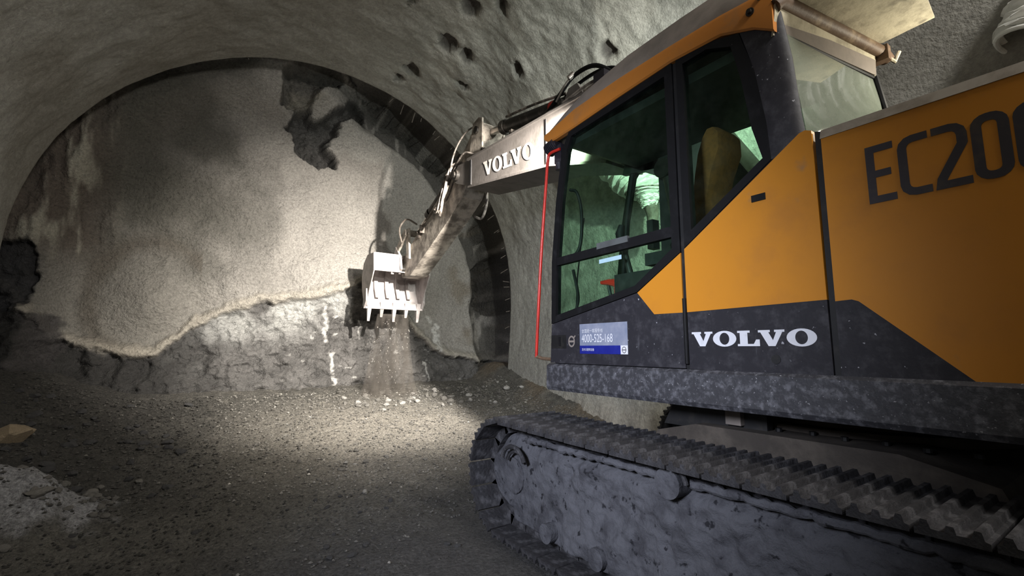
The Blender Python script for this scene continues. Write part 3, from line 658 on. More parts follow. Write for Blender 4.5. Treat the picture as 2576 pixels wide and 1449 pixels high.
# --- charcoal skirt of the upper frame
sk = [(XS - .035, 1.125), (XS - .03, 1.285), (XS - .005, 1.30), (XS + .12, 1.30), (XS + .12, 1.10), (XS - .02, 1.10)]
MB().loft([[(x + (0.0 if y < 2.7 else .02), y, z) for x, z in sk] for y in (2.86, 2.80, 1.5, 0, -1.75)]).bevel(.008).build('skirt', M_skirt, EX)
MB().box(XS + .1, 4.58, -1.75, 2.5, 1.12, 1.29).bevel(.01).build('upper_frame', M_dark, EX)
MB().prism([(-1.75, 1.1), (-1.75, 2.36), (-1.9, 2.36), (-2.2, 2.2), (-2.25, 1.5), (-2.1, 1.1)], 2.2, 4.7).bevel(.03).build('counterweight', M_yellow, EX)

# --- cab
cab = MB().prism([(2.80, 1.30), (2.80, 1.34), (.90, 1.34), (.90, 1.30)], XS + .03, 3.22).build('cab', M_dark, EX)
door_low = [(2.825, 1.305), (1.628, 1.305), (1.628, 1.62), (1.83, 1.622), (1.955, 1.765), (2.805, 1.60)]
dp = MB().prism(door_low, XS, XS + .035).bevel(.004).build('door_panel', M_dark, EX)
MB().prism([(1.955, 1.765), (1.83, 1.622), (1.628, 1.62), (1.628, 1.968)], XS - .001, XS + .035).bevel(.003).build('door_corner', M_yellow, dp)
rear_dark = [(1.602, 1.302), (.892, 1.295), (.894, 1.632), (1.602, 1.62)]
rp = MB().prism(rear_dark, XS, XS + .035).bevel(.004).build('cab_side_panel', M_dark, EX)
MB().prism([(1.602, 1.62), (.894, 1.632), (.898, 2.425), (.925, 2.437), (.95, 2.432), (1.602, 1.985)], XS - .001, XS + .035).bevel(.004).build('cab_side_cover', M_yellow, EX)
MB().prism([(.89, 1.29), (.862, 1.29), (.862, 2.41), (.89, 2.42)], XS + .012, XS + .03).build('seam', M_gap, EX)
MB().prism([(1.628, 1.30), (1.602, 1.30), (1.602, 3.15), (1.628, 3.15)], XS + .010, XS + .03).build('door_seam', M_gap, EX)
MB().cyl((XS - .004, 1.615, 1.33), (XS - .004, 1.615, 1.70), .012, seg=10).build('door_hinge', M_black, EX, True)
MB().prism([(1.195, 2.155), (1.125, 2.155), (1.125, 2.19), (1.195, 2.19)], XS - .006, XS + .01).bevel(.004).build('door_latch', M_black, EX)
cap_m = MB().cyl((XS - .004, 1.13, 1.365), (XS + .01, 1.13, 1.365), .022, seg=20).build('lock_cap', M_gap, rp, True)
MB().prism([(2.81, 1.415), (2.64, 1.415), (2.64, 1.515), (2.81, 1.515)], XS - .002, XS + .01).bevel(.002).build('door_handle', M_gap, dp)
MB().box(XS - .012, XS, 2.70, 2.715, 1.435, 1.50).build('handle_lever', M_black, dp)
v = volvo(lambda a, b: (XS - .0025, 1.578 - a * .1255, 1.428 + b * .078)); v.build('maker_lettering', M_white, rp, normals=False)
# round emblem, embossed beside the handle
em = MB(); cy, cz = 2.578, 1.466
strokes(em, [(cy + .030 * math.cos(a), cz + .036 * math.sin(a)) for a in np.linspace(0, 2 * math.pi, 24, endpoint=False)], .012, XS - .003, True)
strokes(em, [(cy + .034, cz), (cy - .034, cz)], .014, XS - .0035); strokes(em, [(cy - .026, cz + .026), (cy - .042, cz + .042)], .010, XS - .0035)
em.build('emblem', M_greydust, dp, normals=False)
# service sticker
stk = MB().prism([(2.49, 1.378), (2.045, 1.378), (2.045, 1.588), (2.49, 1.588)], XS - .0025, XS + .001).build('sticker', M_sticker, EX)
MB().prism([(2.49, 1.378), (2.105, 1.378), (2.105, 1.435), (2.49, 1.435)], XS - .0035, XS - .002).build('blue_band', M_blue, stk)
MB().prism([(2.105, 1.378), (2.045, 1.378), (2.045, 1.435), (2.105, 1.435)], XS - .0035, XS - .002).build('white_corner', M_white, stk)
text('4000-525-168', 'phone_number', M_white, stk, 2.468, 1.458, .056, XS - .0045, .66)
text('全国统一客服专线', 'sticker_heading', M_white, stk, 2.466, 1.524, .028, XS - .0045, .86)
text('沃尔沃建筑设备', 'sticker_footer', M_white, stk, 2.468, 1.398, .019, XS - .0045, .86)
eb = MB(); strokes(eb, [(2.075 + .016 * math.cos(a), 1.406 + .019 * math.sin(a)) for a in np.linspace(0, 2 * math.pi, 20, endpoint=False)], .004, XS - .0045, True); strokes(eb, [(2.092, 1.406), (2.058, 1.406)], .005, XS - .0045); eb.build('sticker_emblem', M_letter, stk, normals=False)

# window frames and panes of the left side
def frame(name, outer, wd, x0=XS - .002, x1=XS + .05, mat=M_black, parent=EX):
    inn = inset(outer, wd); MB().ring(outer, inn, x0, x1).bevel(.004).build(name, mat, parent); return inn
doorwin = [(2.808, 1.604), (1.957, 1.77), (1.630, 1.972), (1.630, 3.155), (2.05, 3.128), (2.575, 3.085), (2.655, 2.96), (2.735, 2.57), (2.795, 2.09)]
inn = frame('door_frame', doorwin, [.05, .045, .055, .055, .055, .045, .055, .055, .055])
fr_o = [o for o in EX.children if o.name == 'door_frame'][0]
MB().prism(inn, XS + .022, XS + .027).build('door_window', M_glass, EX)
MB().prism([(2.775, 2.055), (1.66, 2.075), (1.66, 2.14), (2.765, 2.115)], XS + .002, XS + .045).bevel(.006).build('sash_rail', M_black, fr_o)
MB().prism([(2.30, 2.105), (2.02, 2.108), (2.02, 2.15), (2.30, 2.148)], XS - .004, XS + .02).bevel(.008).build('sash_latch', M_int2, fr_o)
MB().prism([(2.30, 2.005), (2.095, 2.008), (2.095, 2.037), (2.30, 2.034)], XS + .018, XS + .0215).build('tape_strip', M_strip, fr_o)
rearwin = [(1.600, 1.992), (1.085, 2.35), (1.095, 2.55), (1.135, 2.85), (1.205, 3.10), (1.39, 3.155), (1.600, 3.155)]
inn2 = frame('rear_side_frame', rearwin, [.05, .04, .075, .075, .06, .04, .045])
MB().prism(inn2, XS + .022, XS + .027).build('rear_side_window', M_glass, EX)
# charcoal corner pillar that turns round to the back
pil = []
for (yo, yi, z) in ((1.086, .925, 2.35), (1.095, .945, 2.55), (1.135, .965, 2.85), (1.205, 1.0, 3.12)):
    pil.append([(XS, yo, z), (XS + .004, yi + .05, z), (XS + .02, yi + .018, z), (XS + .04, yi + .004, z), (XS + .05, yi + .006, z), (XS + .05, yo, z)])
MB().loft(pil).build('corner_pillar', M_dark, EX, True)
MB().prism([(1.602, 1.985), (.95, 2.432), (1.086, 2.35), (1.60, 1.992)], XS + .004, XS + .03).build('window_sill', M_black, EX)
# roof: grey dusty dome with an orange side band
st = [(2.86, 3.12, 3.16, 3.25), (2.80, 3.085, 3.165, 3.30), (2.72, 3.082, 3.185, 3.35), (2.5, 3.095, 3.228, 3.425), (2.05, 3.132, 3.252, 3.49), (1.63, 3.158, 3.255, 3.505), (1.3, 3.14, 3.25, 3.505), (1.12, 3.07, 3.235, 3.48), (1.02, 3.0, 3.20, 3.42)]
def skew(x, y): return y - (0.14 * (x - XS) / .9) * sstep(1.6, 1.0, np.array(y)) - .06 * max(0, 1 - abs(x - 2.75) / .45) * (-1) * (1 if y > 2.6 else 0)
rings = []
for y, zl, zb, zt in st:
    q = [(XS - .004, zb), (XS + .035, zb + .45 * (zt - zb)), (XS + .10, zt - .012), (XS + .2, zt), (3.0, zt), (3.14, zt - .02), (3.22, zb + .1), (3.235, zb), (3.22, zl + .01), (XS + .03, zl + .01)]
    rings.append([(x, float(skew(x, y)), z) for x, z in q])
MB().loft(rings).build('roof', M_greydust, EX, True)
rings = []
for y, zl, zb, zt in st: rings.append([(x, float(skew(x, y)), z) for x, z in [(XS - .006, zb + .012), (XS - .014, zb - .01), (XS - .014, zl + .01), (XS - .004, zl), (XS + .03, zl), (XS + .03, zb)]])
MB().loft(rings).bevel(.004).build('roof_band', M_orange, EX, True)
MB().hexa([(XS - .004, 1.03, 2.985), (3.23, .89, 2.985), (3.23, .95, 2.985), (XS + .05, 1.12, 2.985), (XS - .004, 1.0, 3.21), (3.23, .87, 3.21), (3.23, .95, 3.21), (XS + .05, 1.1, 3.21)]).bevel(.012).build('rear_roof_band', M_cream, EX)
MB().cyl((XS - .02, 1.13, 3.17), (XS, 1.13, 3.17), .022, seg=14).cyl((XS - .035, 1.13, 3.17), (XS - .01, 1.13, 3.17), .012, seg=10).build('roof_bolt', M_steel, EX, True)
# rear window
MB().hexa([(XS + .048, .932, 2.40), (3.2, .83, 2.40), (3.2, .836, 2.40), (XS + .048, .938, 2.40), (XS + .048, .99, 2.99), (3.2, .885, 2.99), (3.2, .891, 2.99), (XS + .048, .996, 2.99)]).build('rear_window', M_rglass, EX)
MB().tube([(3.225, .82, 2.35), (3.225, .86, 2.8), (3.19, .88, 2.99)], .016, 8).tube([(XS + .06, 1.0, 2.985), (3.2, .885, 2.985)], .012, 8).build('rear_window_seal', M_black, EX, True)
# tube rack and mud splashed plate over the back of the roof
rack = MB().tube([(2.33, 1.02, 3.14), (2.36, 1.0, 3.17), (2.9, .92, 3.17), (3.28, .86, 3.165), (3.33, .85, 3.13)], .036, 12).build('roof_rack', M_rust, EX, True)
MB().box(2.36, 2.40, 1.0, 1.20, 3.14, 3.24).bevel(.006).build('rack_bracket', M_rust, rack); MB().box(3.24, 3.29, .82, .98, 3.10, 3.19).bevel(.006).build('rack_bracket', M_rust, rack)
MB().tube([(2.30, 1.08, 3.22), (2.38, 1.04, 3.20), (2.42, 1.10, 3.26)], .014, 8).tube([(3.27, .84, 3.13), (3.34, .82, 3.11), (3.36, .80, 3.17)], .012, 8).build('rack_clip', M_cream, rack, True)
MB().hexa([(2.40, .97, 3.20), (2.40, .52, 3.20), (3.21, .60, 3.20), (3.24, .88, 3.20), (2.40, .97, 3.212), (2.40, .52, 3.212), (3.21, .60, 3.212), (3.24, .88, 3.212)]).build('guard_plate', M_cream, rack)
# right side, front and inside of the cab
rw = [(2.95, 1.70), (1.05, 1.70), (1.05, 3.10), (2.60, 3.10), (2.72, 2.95), (2.83, 2.5)]
inn3 = frame('right_frame', rw, [.07, .1, .12, .06, .05, .05], 3.17, 3.22)
rf = [o for o in EX.children if o.name == 'right_frame'][0]
MB().prism([(2.95, 1.70), (2.80, 1.32), (.95, 1.32), (1.05, 1.70)], 3.17, 3.22).build('right_panel', M_int2, EX)
MB().prism(inn3, 3.19, 3.195).build('right_window', M_glass, EX)
MB().prism([(2.38, 1.7), (2.25, 1.7), (2.25, 3.1), (2.38, 3.1)], 3.14, 3.2).prism([(2.36, 2.92), (2.78, 2.98), (2.74, 3.1), (2.36, 3.1)], 3.15, 3.2).bevel(.006).build('right_post', M_int, rf)
fp = [(2.80, 1.36), (2.815, 1.66), (2.785, 2.09), (2.725, 2.57), (2.645, 2.96), (2.58, 3.09)]
MB().tube([(3.19, y + .05, z) for y, z in fp], .028, 8).build('front_pillar', M_black, EX, True)
ws = MB(); ws.loft([[(XS + .04, y, z), (2.76, y + .10, z), (3.18, y + .05, z), (3.18, y + .045, z), (2.76, y + .094, z), (XS + .04, y - .006, z)] for y, z in fp]); ws.build('windshield', M_glass, EX, True)
MB().tube([(2.60, 2.84, 1.55), (2.62, 2.83, 2.0), (2.66, 2.78, 2.5)], .007, 6).build('wiper', M_black, EX, True)
MB().box(XS + .04, 3.2, .94, .98, 1.34, 2.38).build('cab_back_wall', M_int, EX)
MB().box(XS + .06, 3.2, 1.05, 2.62, 3.0, 3.06).build('headliner', M_int, EX)
seat = MB().loft([[(2.58, a, z), (2.61, a - .015, z), (2.80, a - .015, z), (2.84, a, z), (2.84, b, z), (2.80, b + .015, z), (2.61, b + .015, z), (2.58, b, z)] for z, a, b in ((1.86, 1.58, 1.72), (2.1, 1.62, 1.72), (2.3, 1.62, 1.71), (2.5, 1.57, 1.68), (2.64, 1.51, 1.65), (2.74, 1.51, 1.61), (2.78, 1.54, 1.58))]).build('seat', M_seat, EX, True)
MB().box(2.50, 3.04, 1.4, 1.98, 1.74, 1.88).bevel(.04).build('seat_cushion', M_int, seat, True)
MB().box(2.46, 2.53, 1.50, 2.0, 1.96, 2.04).bevel(.02).build('armrest', M_int, seat, True)
MB().box(2.90, 2.97, 1.50, 2.0, 1.96, 2.04).bevel(.02).build('armrest', M_int, seat, True)
MB().box(2.58, 2.96, 1.45, 1.9, 1.34, 1.74).bevel(.02).build('seat_base', M_int, seat)
for x0, x1 in ((2.40, 2.52), (3.02, 3.14)):
    cs = MB().box(x0, x1, 1.55, 2.22, 1.72, 1.92).bevel(.03).build('control_console', M_int, EX)
    MB().tube([((x0 + x1) / 2, 2.12, 1.90), ((x0 + x1) / 2, 2.16, 2.05), ((x0 + x1) / 2, 2.2, 2.16)], [.022, .018, .02], 10).build('joystick', M_int, cs, True)
    MB().tube([((x0 + x1) / 2, 2.2, 2.14), ((x0 + x1) / 2, 2.21, 2.22), ((x0 + x1) / 2 + .01, 2.2, 2.28)], [.026, .034, .022], 10).build('joystick_grip', M_black, cs, True)
MB().tube([(2.47, 2.18, 1.86), (2.5, 2.36, 1.895), (2.5, 2.44, 1.90)], [.042, .024, .014], 10).build('red_lever', M_red, EX, True)
MB().box(2.44, 2.56, 2.12, 2.26, 1.80, 1.90).bevel(.02).build('red_cover', M_red, EX)
MB().tube(spline([(2.9, 2.55, 1.34), (2.9, 2.56, 1.75), (2.9, 2.6, 1.98)], 5), .014, 8).tube([(2.72, 2.5, 1.34), (2.72, 2.53, 1.7), (2.72, 2.58, 1.92)], .014, 8).build('travel_lever', M_int, EX, True)
MB().box(3.04, 3.12, 2.38, 2.44, 2.22, 2.46).bevel(.01).build('monitor', M_int, EX)
MB().tube(spline([(XS + .10, 2.70, 2.10), (XS + .12, 2.60, 2.2), (XS + .12, 2.575, 2.45), (XS + .10, 2.60, 2.62), (XS + .08, 2.66, 2.66)], 6), .013, 8).build('grab_handle', M_black, EX, True)
MB().tube(spline([(XS + .10, 2.66, 1.66), (XS + .12, 2.63, 1.8), (XS + .10, 2.66, 2.02)], 6), .012, 8).build('grab_handle', M_black, EX, True)
# red hand rail in front of the door and the finned corner lamp
rail = MB().tube(spline([(2.32, 3.005, 1.345), (2.32, 2.985, 1.6), (2.32, 2.93, 2.18), (2.32, 2.86, 2.75), (2.32, 2.835, 2.93), (2.32, 2.805, 2.99), (2.34, 2.70, 3.0)], 8), .0125, 12).build('hand_rail', M_red, EX, True)
MB().tube([(2.32, 3.005, 1.35), (2.34, 2.95, 1.335), (2.35, 2.84, 1.33)], .013, 8).build('rail_foot', M_rust, rail, True)
lamp = MB()
for k in range(7): lamp.cyl((2.36, 2.76 + k * .016, 3.075 - k * .004), (2.36, 2.768 + k * .016, 3.073 - k * .004), .06, seg=20)
lamp.cyl((2.36, 2.75, 3.076), (2.36, 2.87, 3.05), .042, seg=20).build('corner_lamp', M_lamp, EX, True)
MB().box(2.345, 2.39, 2.70, 2.78, 2.90, 3.05).bevel(.01).cyl((2.36, 2.74, 2.9), (2.36, 2.74, 2.84), .03, seg=12).build('lamp_bracket', M_lamp, EX)
rl = MB().box(2.82, 3.02, 2.66, 2.79, 3.72, 3.85).bevel(.015).build('roof_lamp', M_lamp, EX)
MB().box(2.90, 2.94, 2.70, 2.76, 3.34, 3.73).build('lamp_stem', M_lamp, rl)

# --- boom
BX0, BX1 = 3.15, 3.62
bl = [(6.0, 3.86), (5.58, 3.705), (3.80, 3.43), (2.95, 3.18), (2.40, 2.86), (1.95, 2.25), (1.62, 1.62), (1.38, 1.62), (1.30, 1.80), (1.55, 2.5), (2.0, 3.25), (2.6, 3.75), (3.2, 3.98), (3.78, 4.01), (5.0, 4.07), (5.62, 4.11), (5.95, 4.14), (6.12, 4.05), (6.12, 3.93)]
boom = MB().prism(bl, BX0, BX1).bevel(.012).build('boom', M_boom, EX)
bf = MB()
for a, b in (((5.62, 3.695), (3.80, 3.415)), ((3.80, 3.415), (2.95, 3.165)), ((5.66, 4.115), (3.78, 4.015)), ((3.78, 4.015), (3.2, 3.985))):
    d = (Vector(b) - Vector(a)).normalized(); n_ = Vector((-d.y, d.x)) * .014; a = Vector(a); b = Vector(b)
    bf.prism([tuple(a + n_), tuple(b + n_), tuple(b - n_), tuple(a - n_)], BX0 - .03, BX1 + .03)
bf.build('boom_flange', M_boom, boom)
MB().box(BX0 - .006, BX0, 3.87, 3.88, 3.46, 3.99).box(BX0 - .012, BX0, 5.56, 5.60, 3.72, 4.09).build('weld_seam', M_gap, boom)
v = volvo(lambda a, b: (BX0 - .003, 5.215 - a * .2245 + b * .055 - b * .03, 3.735 - a * .0245 + b * .205)); v.build('maker_lettering', M_boomtxt, boom, normals=False)
for y, z in ((6.0, 3.99),): 
    MB().cyl((BX0 - .05, y, z), (BX1 + .05, y, z), .085, seg=24).cyl((BX0 - .075, y, z), (BX0 - .05, y, z), .045, seg=16).build('boom_pin', M_steel, boom, True)
# lubrication and hydraulic lines along the boom
for k, (xo, zo, r_) in enumerate(((3.19, .035, .016), (3.27, .05, .022), (3.36, .05, .022))):
    path = [(xo, 2.75, 3.98 + zo), (xo, 3.2, 4.07 + zo), (xo, 3.8, 4.04 + zo), (xo, 5.0, 4.09 + zo), (xo, 5.5, 4.13 + zo), (xo - .02, 5.85, 4.25 + zo), (xo - .03, 6.15, 4.05 + zo), (xo - .04, 6.45, 3.72 + zo), (xo, 6.7, 3.75)]
    MB().tube(spline(path, 8), r_, 10).build('boom_hose', M_hose, boom, True)
MB().box(3.16, 3.4, 3.62, 3.68, 4.04, 4.12).box(3.16, 3.4, 4.58, 4.63, 4.07, 4.16).box(3.16, 3.4, 5.28, 5.33, 4.1, 4.18).bevel(.006).build('hose_clamp', M_steel, boom)
MB().tube(spline([(3.3, 4.05, 4.16), (3.27, 3.75, 4.28), (3.25, 3.5, 4.36), (3.28, 3.2, 4.33), (3.32, 2.9, 4.05)], 8), .024, 10).tube(spline([(3.36, 3.9, 4.22), (3.33, 3.55, 4.30), (3.34, 3.1, 4.27), (3.36, 2.7, 4.0)], 8), .02, 10).build('upper_hose', M_black, boom, True)
MB().tube([(3.2, 3.75, 4.15), (3.2, 3.62, 4.27), (3.22, 3.56, 4.33)], .012, 8).cyl((3.2, 3.54, 4.33), (3.24, 3.50, 4.38), .03, seg=10).build('hose_fitting', M_chrome, boom, True)
# arm cylinder on top of the boom
ac = MB().cyl((3.385, 3.55, 4.16), (3.385, 5.05, 4.44), .085, seg=24).cyl((3.385, 5.0, 4.43), (3.385, 5.09, 4.447), .10, seg=24).cyl((3.30, 3.5, 4.15), (3.47, 3.5, 4.15), .09, seg=20).build('arm_cylinder', M_steel, boom, True)
MB().cyl((3.385, 5.05, 4.44), (3.385, 5.45, 4.515), .05, seg=18).cyl((3.30, 5.5, 4.52), (3.47, 5.5, 4.52), .085, seg=20).build('cylinder_rod', M_chrome, ac, True)
MB().cyl((3.385, 3.92, 4.229), (3.385, 4.02, 4.248), .092, seg=24).build('red_collar', M_red, ac, True)
MB().tube(spline([(3.31, 3.7, 4.27), (3.30, 4.3, 4.40), (3.30, 4.9, 4.50)], 6), .016, 8).build('cylinder_pipe', M_hose, ac, True)
for x0, x1 in ((BX0 + .08, BX0 + .12), (BX1 - .12, BX1 - .08)): MB().prism([(3.3, 3.99), (3.72, 4.0), (3.58, 4.24), (3.44, 4.24)], x0, x1).bevel(.006).build('cylinder_lug', M_boom, boom)
for sx in (3.10, 3.67):
    lc = MB().cyl((sx, 2.0, 1.25), (sx, 2.16, 2.2), .075, seg=20).build('boom_cylinder', M_steel, boom, True)
    MB().cyl((sx, 2.16, 2.2), (sx, 2.26, 2.8), .042, seg=16).cyl((sx - .06, 2.27, 2.86), (sx + .06, 2.27, 2.86), .08, seg=18).build('cylinder_rod', M_steel, lc, True)

# --- arm
AX0, AX1 = 3.225, 3.555
arm_prof = [(5.36, 4.50), (5.42, 4.62), (5.60, 4.64), (5.95, 4.36), (6.42, 4.05), (7.4, 3.55), (8.32, 3.06), (8.36, 2.90), (8.28, 2.72), (7.9, 2.72), (6.9, 3.18), (6.35, 3.44), (5.95, 3.66), (5.78, 3.88), (5.66, 4.2)]
arm = MB().prism(arm_prof, AX0, AX1).bevel(.012).build('arm', M_arm, EX)
for x0 in (AX0 - .03, AX1 + .005): MB().prism([(5.36, 4.1), (5.36, 4.66), (5.46, 4.70), (5.62, 4.66), (5.72, 4.2)], x0, x0 + .025).bevel(.006).build('arm_bracket', M_arm, arm)
MB().cyl((AX0 - .06, 5.5, 4.52), (AX1 + .06, 5.5, 4.52), .055, seg=18).cyl((AX0 - .1, 8.22, 2.87), (AX1 + .1, 8.22, 2.87), .075, seg=18).build('arm_pin', M_steel, arm, True)
MB().tube(spline([(3.24, 5.4, 4.62), (3.18, 5.8, 4.60), (3.12, 6.05, 4.35), (3.12, 6.2, 4.0)], 6), .012, 8).tube(spline([(3.3, 5.9, 4.2), (3.14, 6.15, 4.18), (3.1, 6.3, 3.85), (3.12, 6.5, 3.5), (3.2, 6.7, 3.62)], 8), .024, 10).tube(spline([(3.34, 5.9, 4.25), (3.2, 6.3, 4.22), (3.14, 6.5, 3.9), (3.15, 6.7, 3.6), (3.2, 6.9, 3.7)], 8), .022, 10).build('arm_hose', M_hose, arm, True)
MB().tube(spline([(3.62, 5.9, 3.80), (3.64, 5.95, 3.60), (3.62, 6.05, 3.42), (3.58, 6.2, 3.47)], 6), .02, 8).build('loop_hose', M_hose, arm, True)
MB().tube(spline([(3.2, 6.7, 3.75), (3.18, 7.2, 3.55), (3.2, 7.45, 3.42)], 6), .018, 8).cyl((3.17, 7.42, 3.42), (3.21, 7.52, 3.37), .04, seg=10).box(3.14, 3.22, 7.3, 7.34, 3.38, 3.52).build('side_pipe', M_rebar, arm, True)
bc = MB().cyl((3.385, 6.25, 4.32), (3.385, 7.45, 3.78), .075, seg=20).cyl((3.385, 7.4, 3.80), (3.385, 7.5, 3.755), .09, seg=20).cyl((3.28, 6.2, 4.34), (3.49, 6.2, 4.34), .09, seg=18).build('bucket_cylinder', M_steel, arm, True)
MB().cyl((3.385, 7.45, 3.78), (3.385, 7.98, 3.53), .042, seg=16).build('cylinder_rod', M_chrome, bc, True)
lk = MB()
for x0, x1 in ((AX0 - .05, AX0 - .01), (AX1 + .01, AX1 + .05)):
    lk.prism([(7.93, 3.60), (8.06, 3.56), (7.98, 3.06), (7.86, 3.02)], x0, x1).prism([(7.93, 3.46), (8.03, 3.58), (8.42, 3.28), (8.36, 3.18)], x0 - .045, x1 - .045 if x0 < 3.4 else x1)
lk.cyl((AX0 - .1, 7.99, 3.52), (AX1 + .1, 7.99, 3.52), .06, seg=16).bevel(.006).build('bucket_link', M_arm, arm)
MB().tube(spline([(3.05, 7.9, 3.3), (3.02, 7.95, 3.5), (3.06, 8.0, 3.65), (3.14, 7.9, 3.75), (3.2, 7.6, 3.6)], 8), .016, 8).build('grease_hose', M_rebar, arm, True)

# --- bucket: open towards the machine, teeth down
KX0, KX1 = 2.66, 3.72
bk = MB()
back = [(8.22, 3.13), (8.55, 3.14), (8.76, 3.0), (8.84, 2.76), (8.80, 2.5), (8.70, 2.3), (8.60, 2.17)]
th_ = inset(back + [(8.2, 2.6)], .022)[:len(back)]
bk.loft([[(x, y, z) for y, z in back] + [(x, y, z) for y, z in th_[::-1]] for x in (KX0, KX1)])
bk.prism([(8.20, 3.14), (8.225, 3.14), (8.18, 2.80), (8.155, 2.80)], KX0, 3.16).prism([(8.20, 3.10), (8.225, 3.10), (8.18, 2.80), (8.155, 2.80)], 3.52, KX1)
bk.prism([(8.20, 2.93), (8.225, 2.93), (8.18, 2.80), (8.155, 2.80)], 3.16, 3.52)
sidep = [(8.20, 3.13), (8.55, 3.14), (8.76, 3.0), (8.84, 2.76), (8.80, 2.5), (8.70, 2.3), (8.60, 2.17), (8.50, 2.19), (8.36, 2.5), (8.16, 2.80)]
bk.prism(sidep, KX0 - .02, KX0).prism(sidep, KX1, KX1 + .02)
bucket = bk.bevel(.004, 1).build('bucket', M_bucket, EX)
MB().prism([(8.64, 2.26), (8.58, 2.14), (8.52, 2.14), (8.56, 2.27)], KX0 - .03, KX1 + .03).bevel(.006).build('cutting_edge', M_bucket, bucket)
for k in range(4):
    x = KX0 + .19 + k * .21; MB().prism([(8.66, 2.36), (8.76, 2.55), (8.80, 2.76), (8.73, 2.95), (8.70, 2.93), (8.76, 2.76), (8.725, 2.56), (8.62, 2.36)], x, x + .07).build('wear_strip', M_bucket, bucket)
for k in range(5):
    x = KX0 + .05 + k * (KX1 - KX0 - .1) / 4; L = .30 if k % 2 == 0 else .22
    MB().hexa([(x - .022, 8.575, 2.21 - L), (x + .022, 8.575, 2.21 - L), (x + .022, 8.59, 2.21 - L), (x - .022, 8.59, 2.21 - L), (x - .045, 8.50, 2.27), (x + .045, 8.50, 2.27), (x + .04, 8.62, 2.25), (x - .04, 8.62, 2.25)]).bevel(.008).build('tooth', M_bucket, bucket)
for x0 in (KX0 - .05, KX1 + .015): MB().prism([(8.46, 2.50), (8.60, 2.44), (8.62, 2.2), (8.56, 2.14), (8.44, 2.28)], x0, x0 + .035).bevel(.006).build('side_cutter', M_bucket, bucket)
for x0, x1 in ((AX0 - .10, AX0 - .06), (AX1 + .06, AX1 + .10)): MB().prism([(8.18, 3.1), (8.12, 2.86), (8.22, 2.78), (8.32, 2.86), (8.48, 3.2), (8.40, 3.32)], x0, x1).bevel(.006).build('bucket_ear', M_bucket, bucket)

# --- undercarriage
SP = .19; ZT, ZB, RI = .855, .065, .395          # shoe backs ride on this line
YF, YR = 3.02, -.66; CZ = (ZT + ZB) / 2
def path_pt(s):
    L = YF - YR; H = math.pi * RI; s = s % (2 * L + 2 * H)
    if s < L: return (YR + s, ZT - .018 * math.sin(math.pi * s / L), 0.0)
    s -= L
    if s < H: a = s / RI; return (YF + RI * math.sin(a), CZ + RI * math.cos(a), -a)
    s -= H
    if s < L: return (YF - s, ZB, -math.pi)
    a = (s - L) / RI; return (YR - RI * math.sin(a), CZ - RI * math.cos(a), -math.pi - a)
per = 2 * (YF - YR) + 2 * math.pi * RI; NS = int(round(per / SP)); SPP = per / NS
sm = MB(); h = SPP / 2 - .006
pr = [(-h, -.008), (-h, .012), (-h + .012, .016), (-h + .018, .040), (-h + .034, .040), (-h + .042, .016), (-.014, .014), (-.009, .036), (.009, .036), (.014, .014), (h - .042, .016), (h - .034, .040), (h - .018, .040), (h - .012, .016), (h, .012), (h, -.008)]
sm.prism(pr, -.30, .30).box(-.11, -.05, -SPP * .52, SPP * .52, -.085, -.008).box(.05, .11, -SPP * .52, SPP * .52, -.085, -.008)
shoe0 = sm.bevel(.003, 1).build('track_shoe', M_shoe, None); shoe_me = shoe0.data; used = False
def track(cx, sgn):
    global used
    ti = MB().box(cx + sgn * .02, cx - sgn * .2, YR + .2, YF - .2, .28, .66).build('track', M_frame, EX)     # frame beam; shoes and mud hang on it
    for i in range(NS):
        y, z, a = path_pt(i * SPP)
        if not used: o = shoe0; used = True
        else: o = shoe0.copy(); COL.objects.link(o)
        o.parent = ti; o.location = (cx, y, z); o.rotation_euler = (a, 0, 0)
    MB().cyl((cx - .07, YF, CZ), (cx + .07, YF, CZ), RI - .09, seg=36).cyl((cx - .16, YF, CZ), (cx + .16, YF, CZ), .13, seg=20).build('idler_wheel', M_mud, ti, True)
    sp = MB()
    for k in range(21):
        a = 2 * math.pi * k / 21; c_, s_ = math.cos(a), math.sin(a); sp.cyl((cx, YR + .27 * c_, CZ + .27 * s_), (cx, YR + .33 * c_, CZ + .33 * s_), .035, .018, 6)
    sp.cyl((cx - .04, YR, CZ), (cx + .04, YR, CZ), .29, seg=32).build('sprocket', M_mud, ti, True)
    return ti
tl = track(1.96 + .30, -1); tr = track(4.95 - .30, 1)
# mud packed flank of the left track
def mud():
    nu, nv = 230, 70; ys = np.linspace(YR - .3, YF + RI - .101, nu); V = []
    for y in ys:
        if y <= YF - .0: top = ZT - .045; bot = ZB + .035
        else: q = math.sqrt(max(0, (RI - .10) ** 2 - (y - YF) ** 2)); top = min(ZT - .045, CZ + q); bot = CZ - q + .02
        t = np.linspace(0, 1, nv); bot += .03; V.append(np.stack([np.zeros(nv), np.full(nv, y), bot + (top - bot) * t], 1))
    P = np.concatenate(V); T = np.tile(np.linspace(0, 1, nv), nu)
    x = 2.105 + .05 * fbm(P * 1.6, 3, off=7) + .045 * fbm(P * 5, 4, off=3) - .022 * ridged(P * 9, 4, 4) - .006 * fbm(P * 30, 2)
    smooth = sstep(2.3, 2.9, P[:, 1]); x = x * (1 - .75 * smooth) + 2.12 * .75 * smooth
    x -= .03 * sstep(.45, 0, T) * (1 - smooth); x += .13 * sstep(.78, 1.0, T) * (1 - .5 * smooth) + .08 * sstep(.985, 1, np.abs(2 * T - 1))
    P[:, 0] = x; me = grid_mesh('caked_mud', P, nu, nv, None, M_mud); me.flip_normals()
    if me.polygons[len(me.polygons) // 2].normal.x > 0: me.flip_normals()
    link('caked_mud', me, None, tl)
mud()
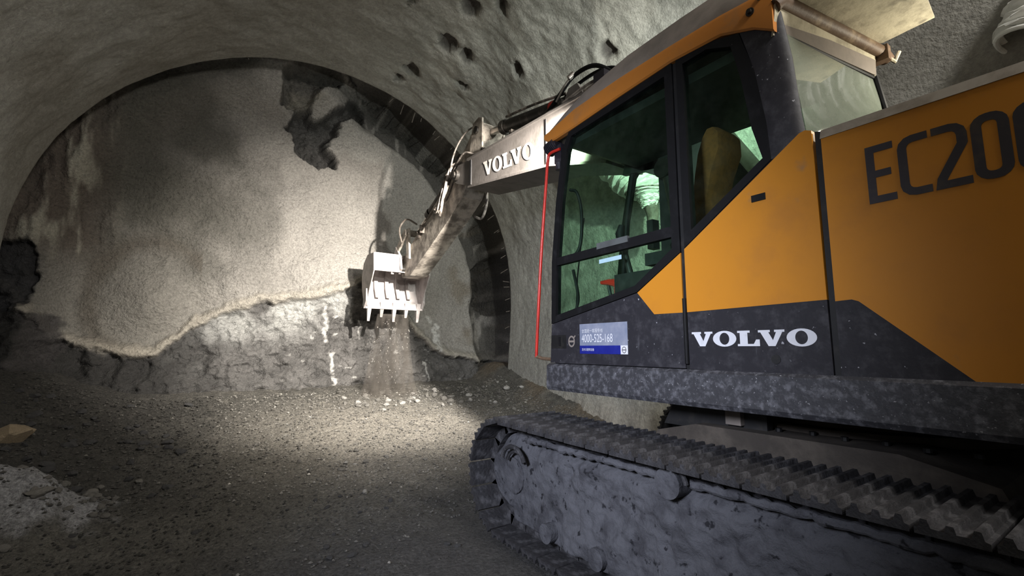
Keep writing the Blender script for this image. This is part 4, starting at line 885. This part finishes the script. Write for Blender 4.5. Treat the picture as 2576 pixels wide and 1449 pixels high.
MB().cyl((2.02, 1.56, .745), (2.2, 1.56, .745), .075, seg=24).bevel(.015).build('carrier_roller', M_mud, tl, True)
MB().cyl((2.02, .05, .745), (2.2, .05, .745), .075, seg=24).bevel(.015).build('carrier_roller', M_mud, tl, True)
MB().tube([(2.045, 1.56 - .10 * math.cos(a), .735 + .105 * math.sin(a)) for a in np.linspace(.2, 2.4, 12)], .012, 8).build('roller_guard', M_shoe, tl, True)
MB().tube([(2.03, 2.92 + .15 * math.cos(a), .55 + .145 * math.sin(a)) for a in np.linspace(.35, 2.75, 16)], .016, 8).tube([(2.06, 2.92 + .12 * math.cos(a), .54 + .115 * math.sin(a)) for a in np.linspace(.35, 2.75, 16)], .011, 8).build('idler_guard', M_shoe, tl, True)
lp = [(2.085 + random.uniform(-.012, .012), y, .758 + random.uniform(-.006, .006)) for y in np.linspace(2.86, -.5, 110)]
MB().tube(lp, [random.uniform(.016, .028) for _ in lp], 9).build('frame_ledge', M_mud, tl, True)
for k in range(7):
    y = YR + .45 + k * .46
    MB().cyl((2.03, y, .20), (2.2, y, .20), .062, seg=18).bevel(.012).build('track_roller', M_mud, tl, True)
# centre frame and slew ring
cf = MB().prism([(2.15, .55), (2.0, .90), (1.72, .97), (.75, .97), (.45, .90), (.3, .55)], 2.52, 4.39).bevel(.02).build('centre_frame', M_frame, EX)
MB().cyl((3.455, 1.2, .95), (3.455, 1.2, 1.13), .62, seg=48).cyl((3.455, 1.2, .95), (3.455, 1.2, 1.0), .72, seg=48).build('slew_ring', M_frame, EX, True)
for k in range(9):
    y = .38 + k * .155
    MB().cyl((2.66 + .03 * (k % 2), y, .972), (2.66 + .03 * (k % 2), y, .99), .017, seg=8).build('frame_bolt', M_gap, cf)
MB().prism([(2.02, .93), (1.92, 1.11), (1.35, 1.11), (1.35, .93)], 2.62, 2.68).bevel(.01).build('frame_plate', M_gap, EX)
MB().box(2.58, 2.63, 1.475, 1.565, .985, 1.06).bevel(.004).build('grease_block', M_greydust, EX)
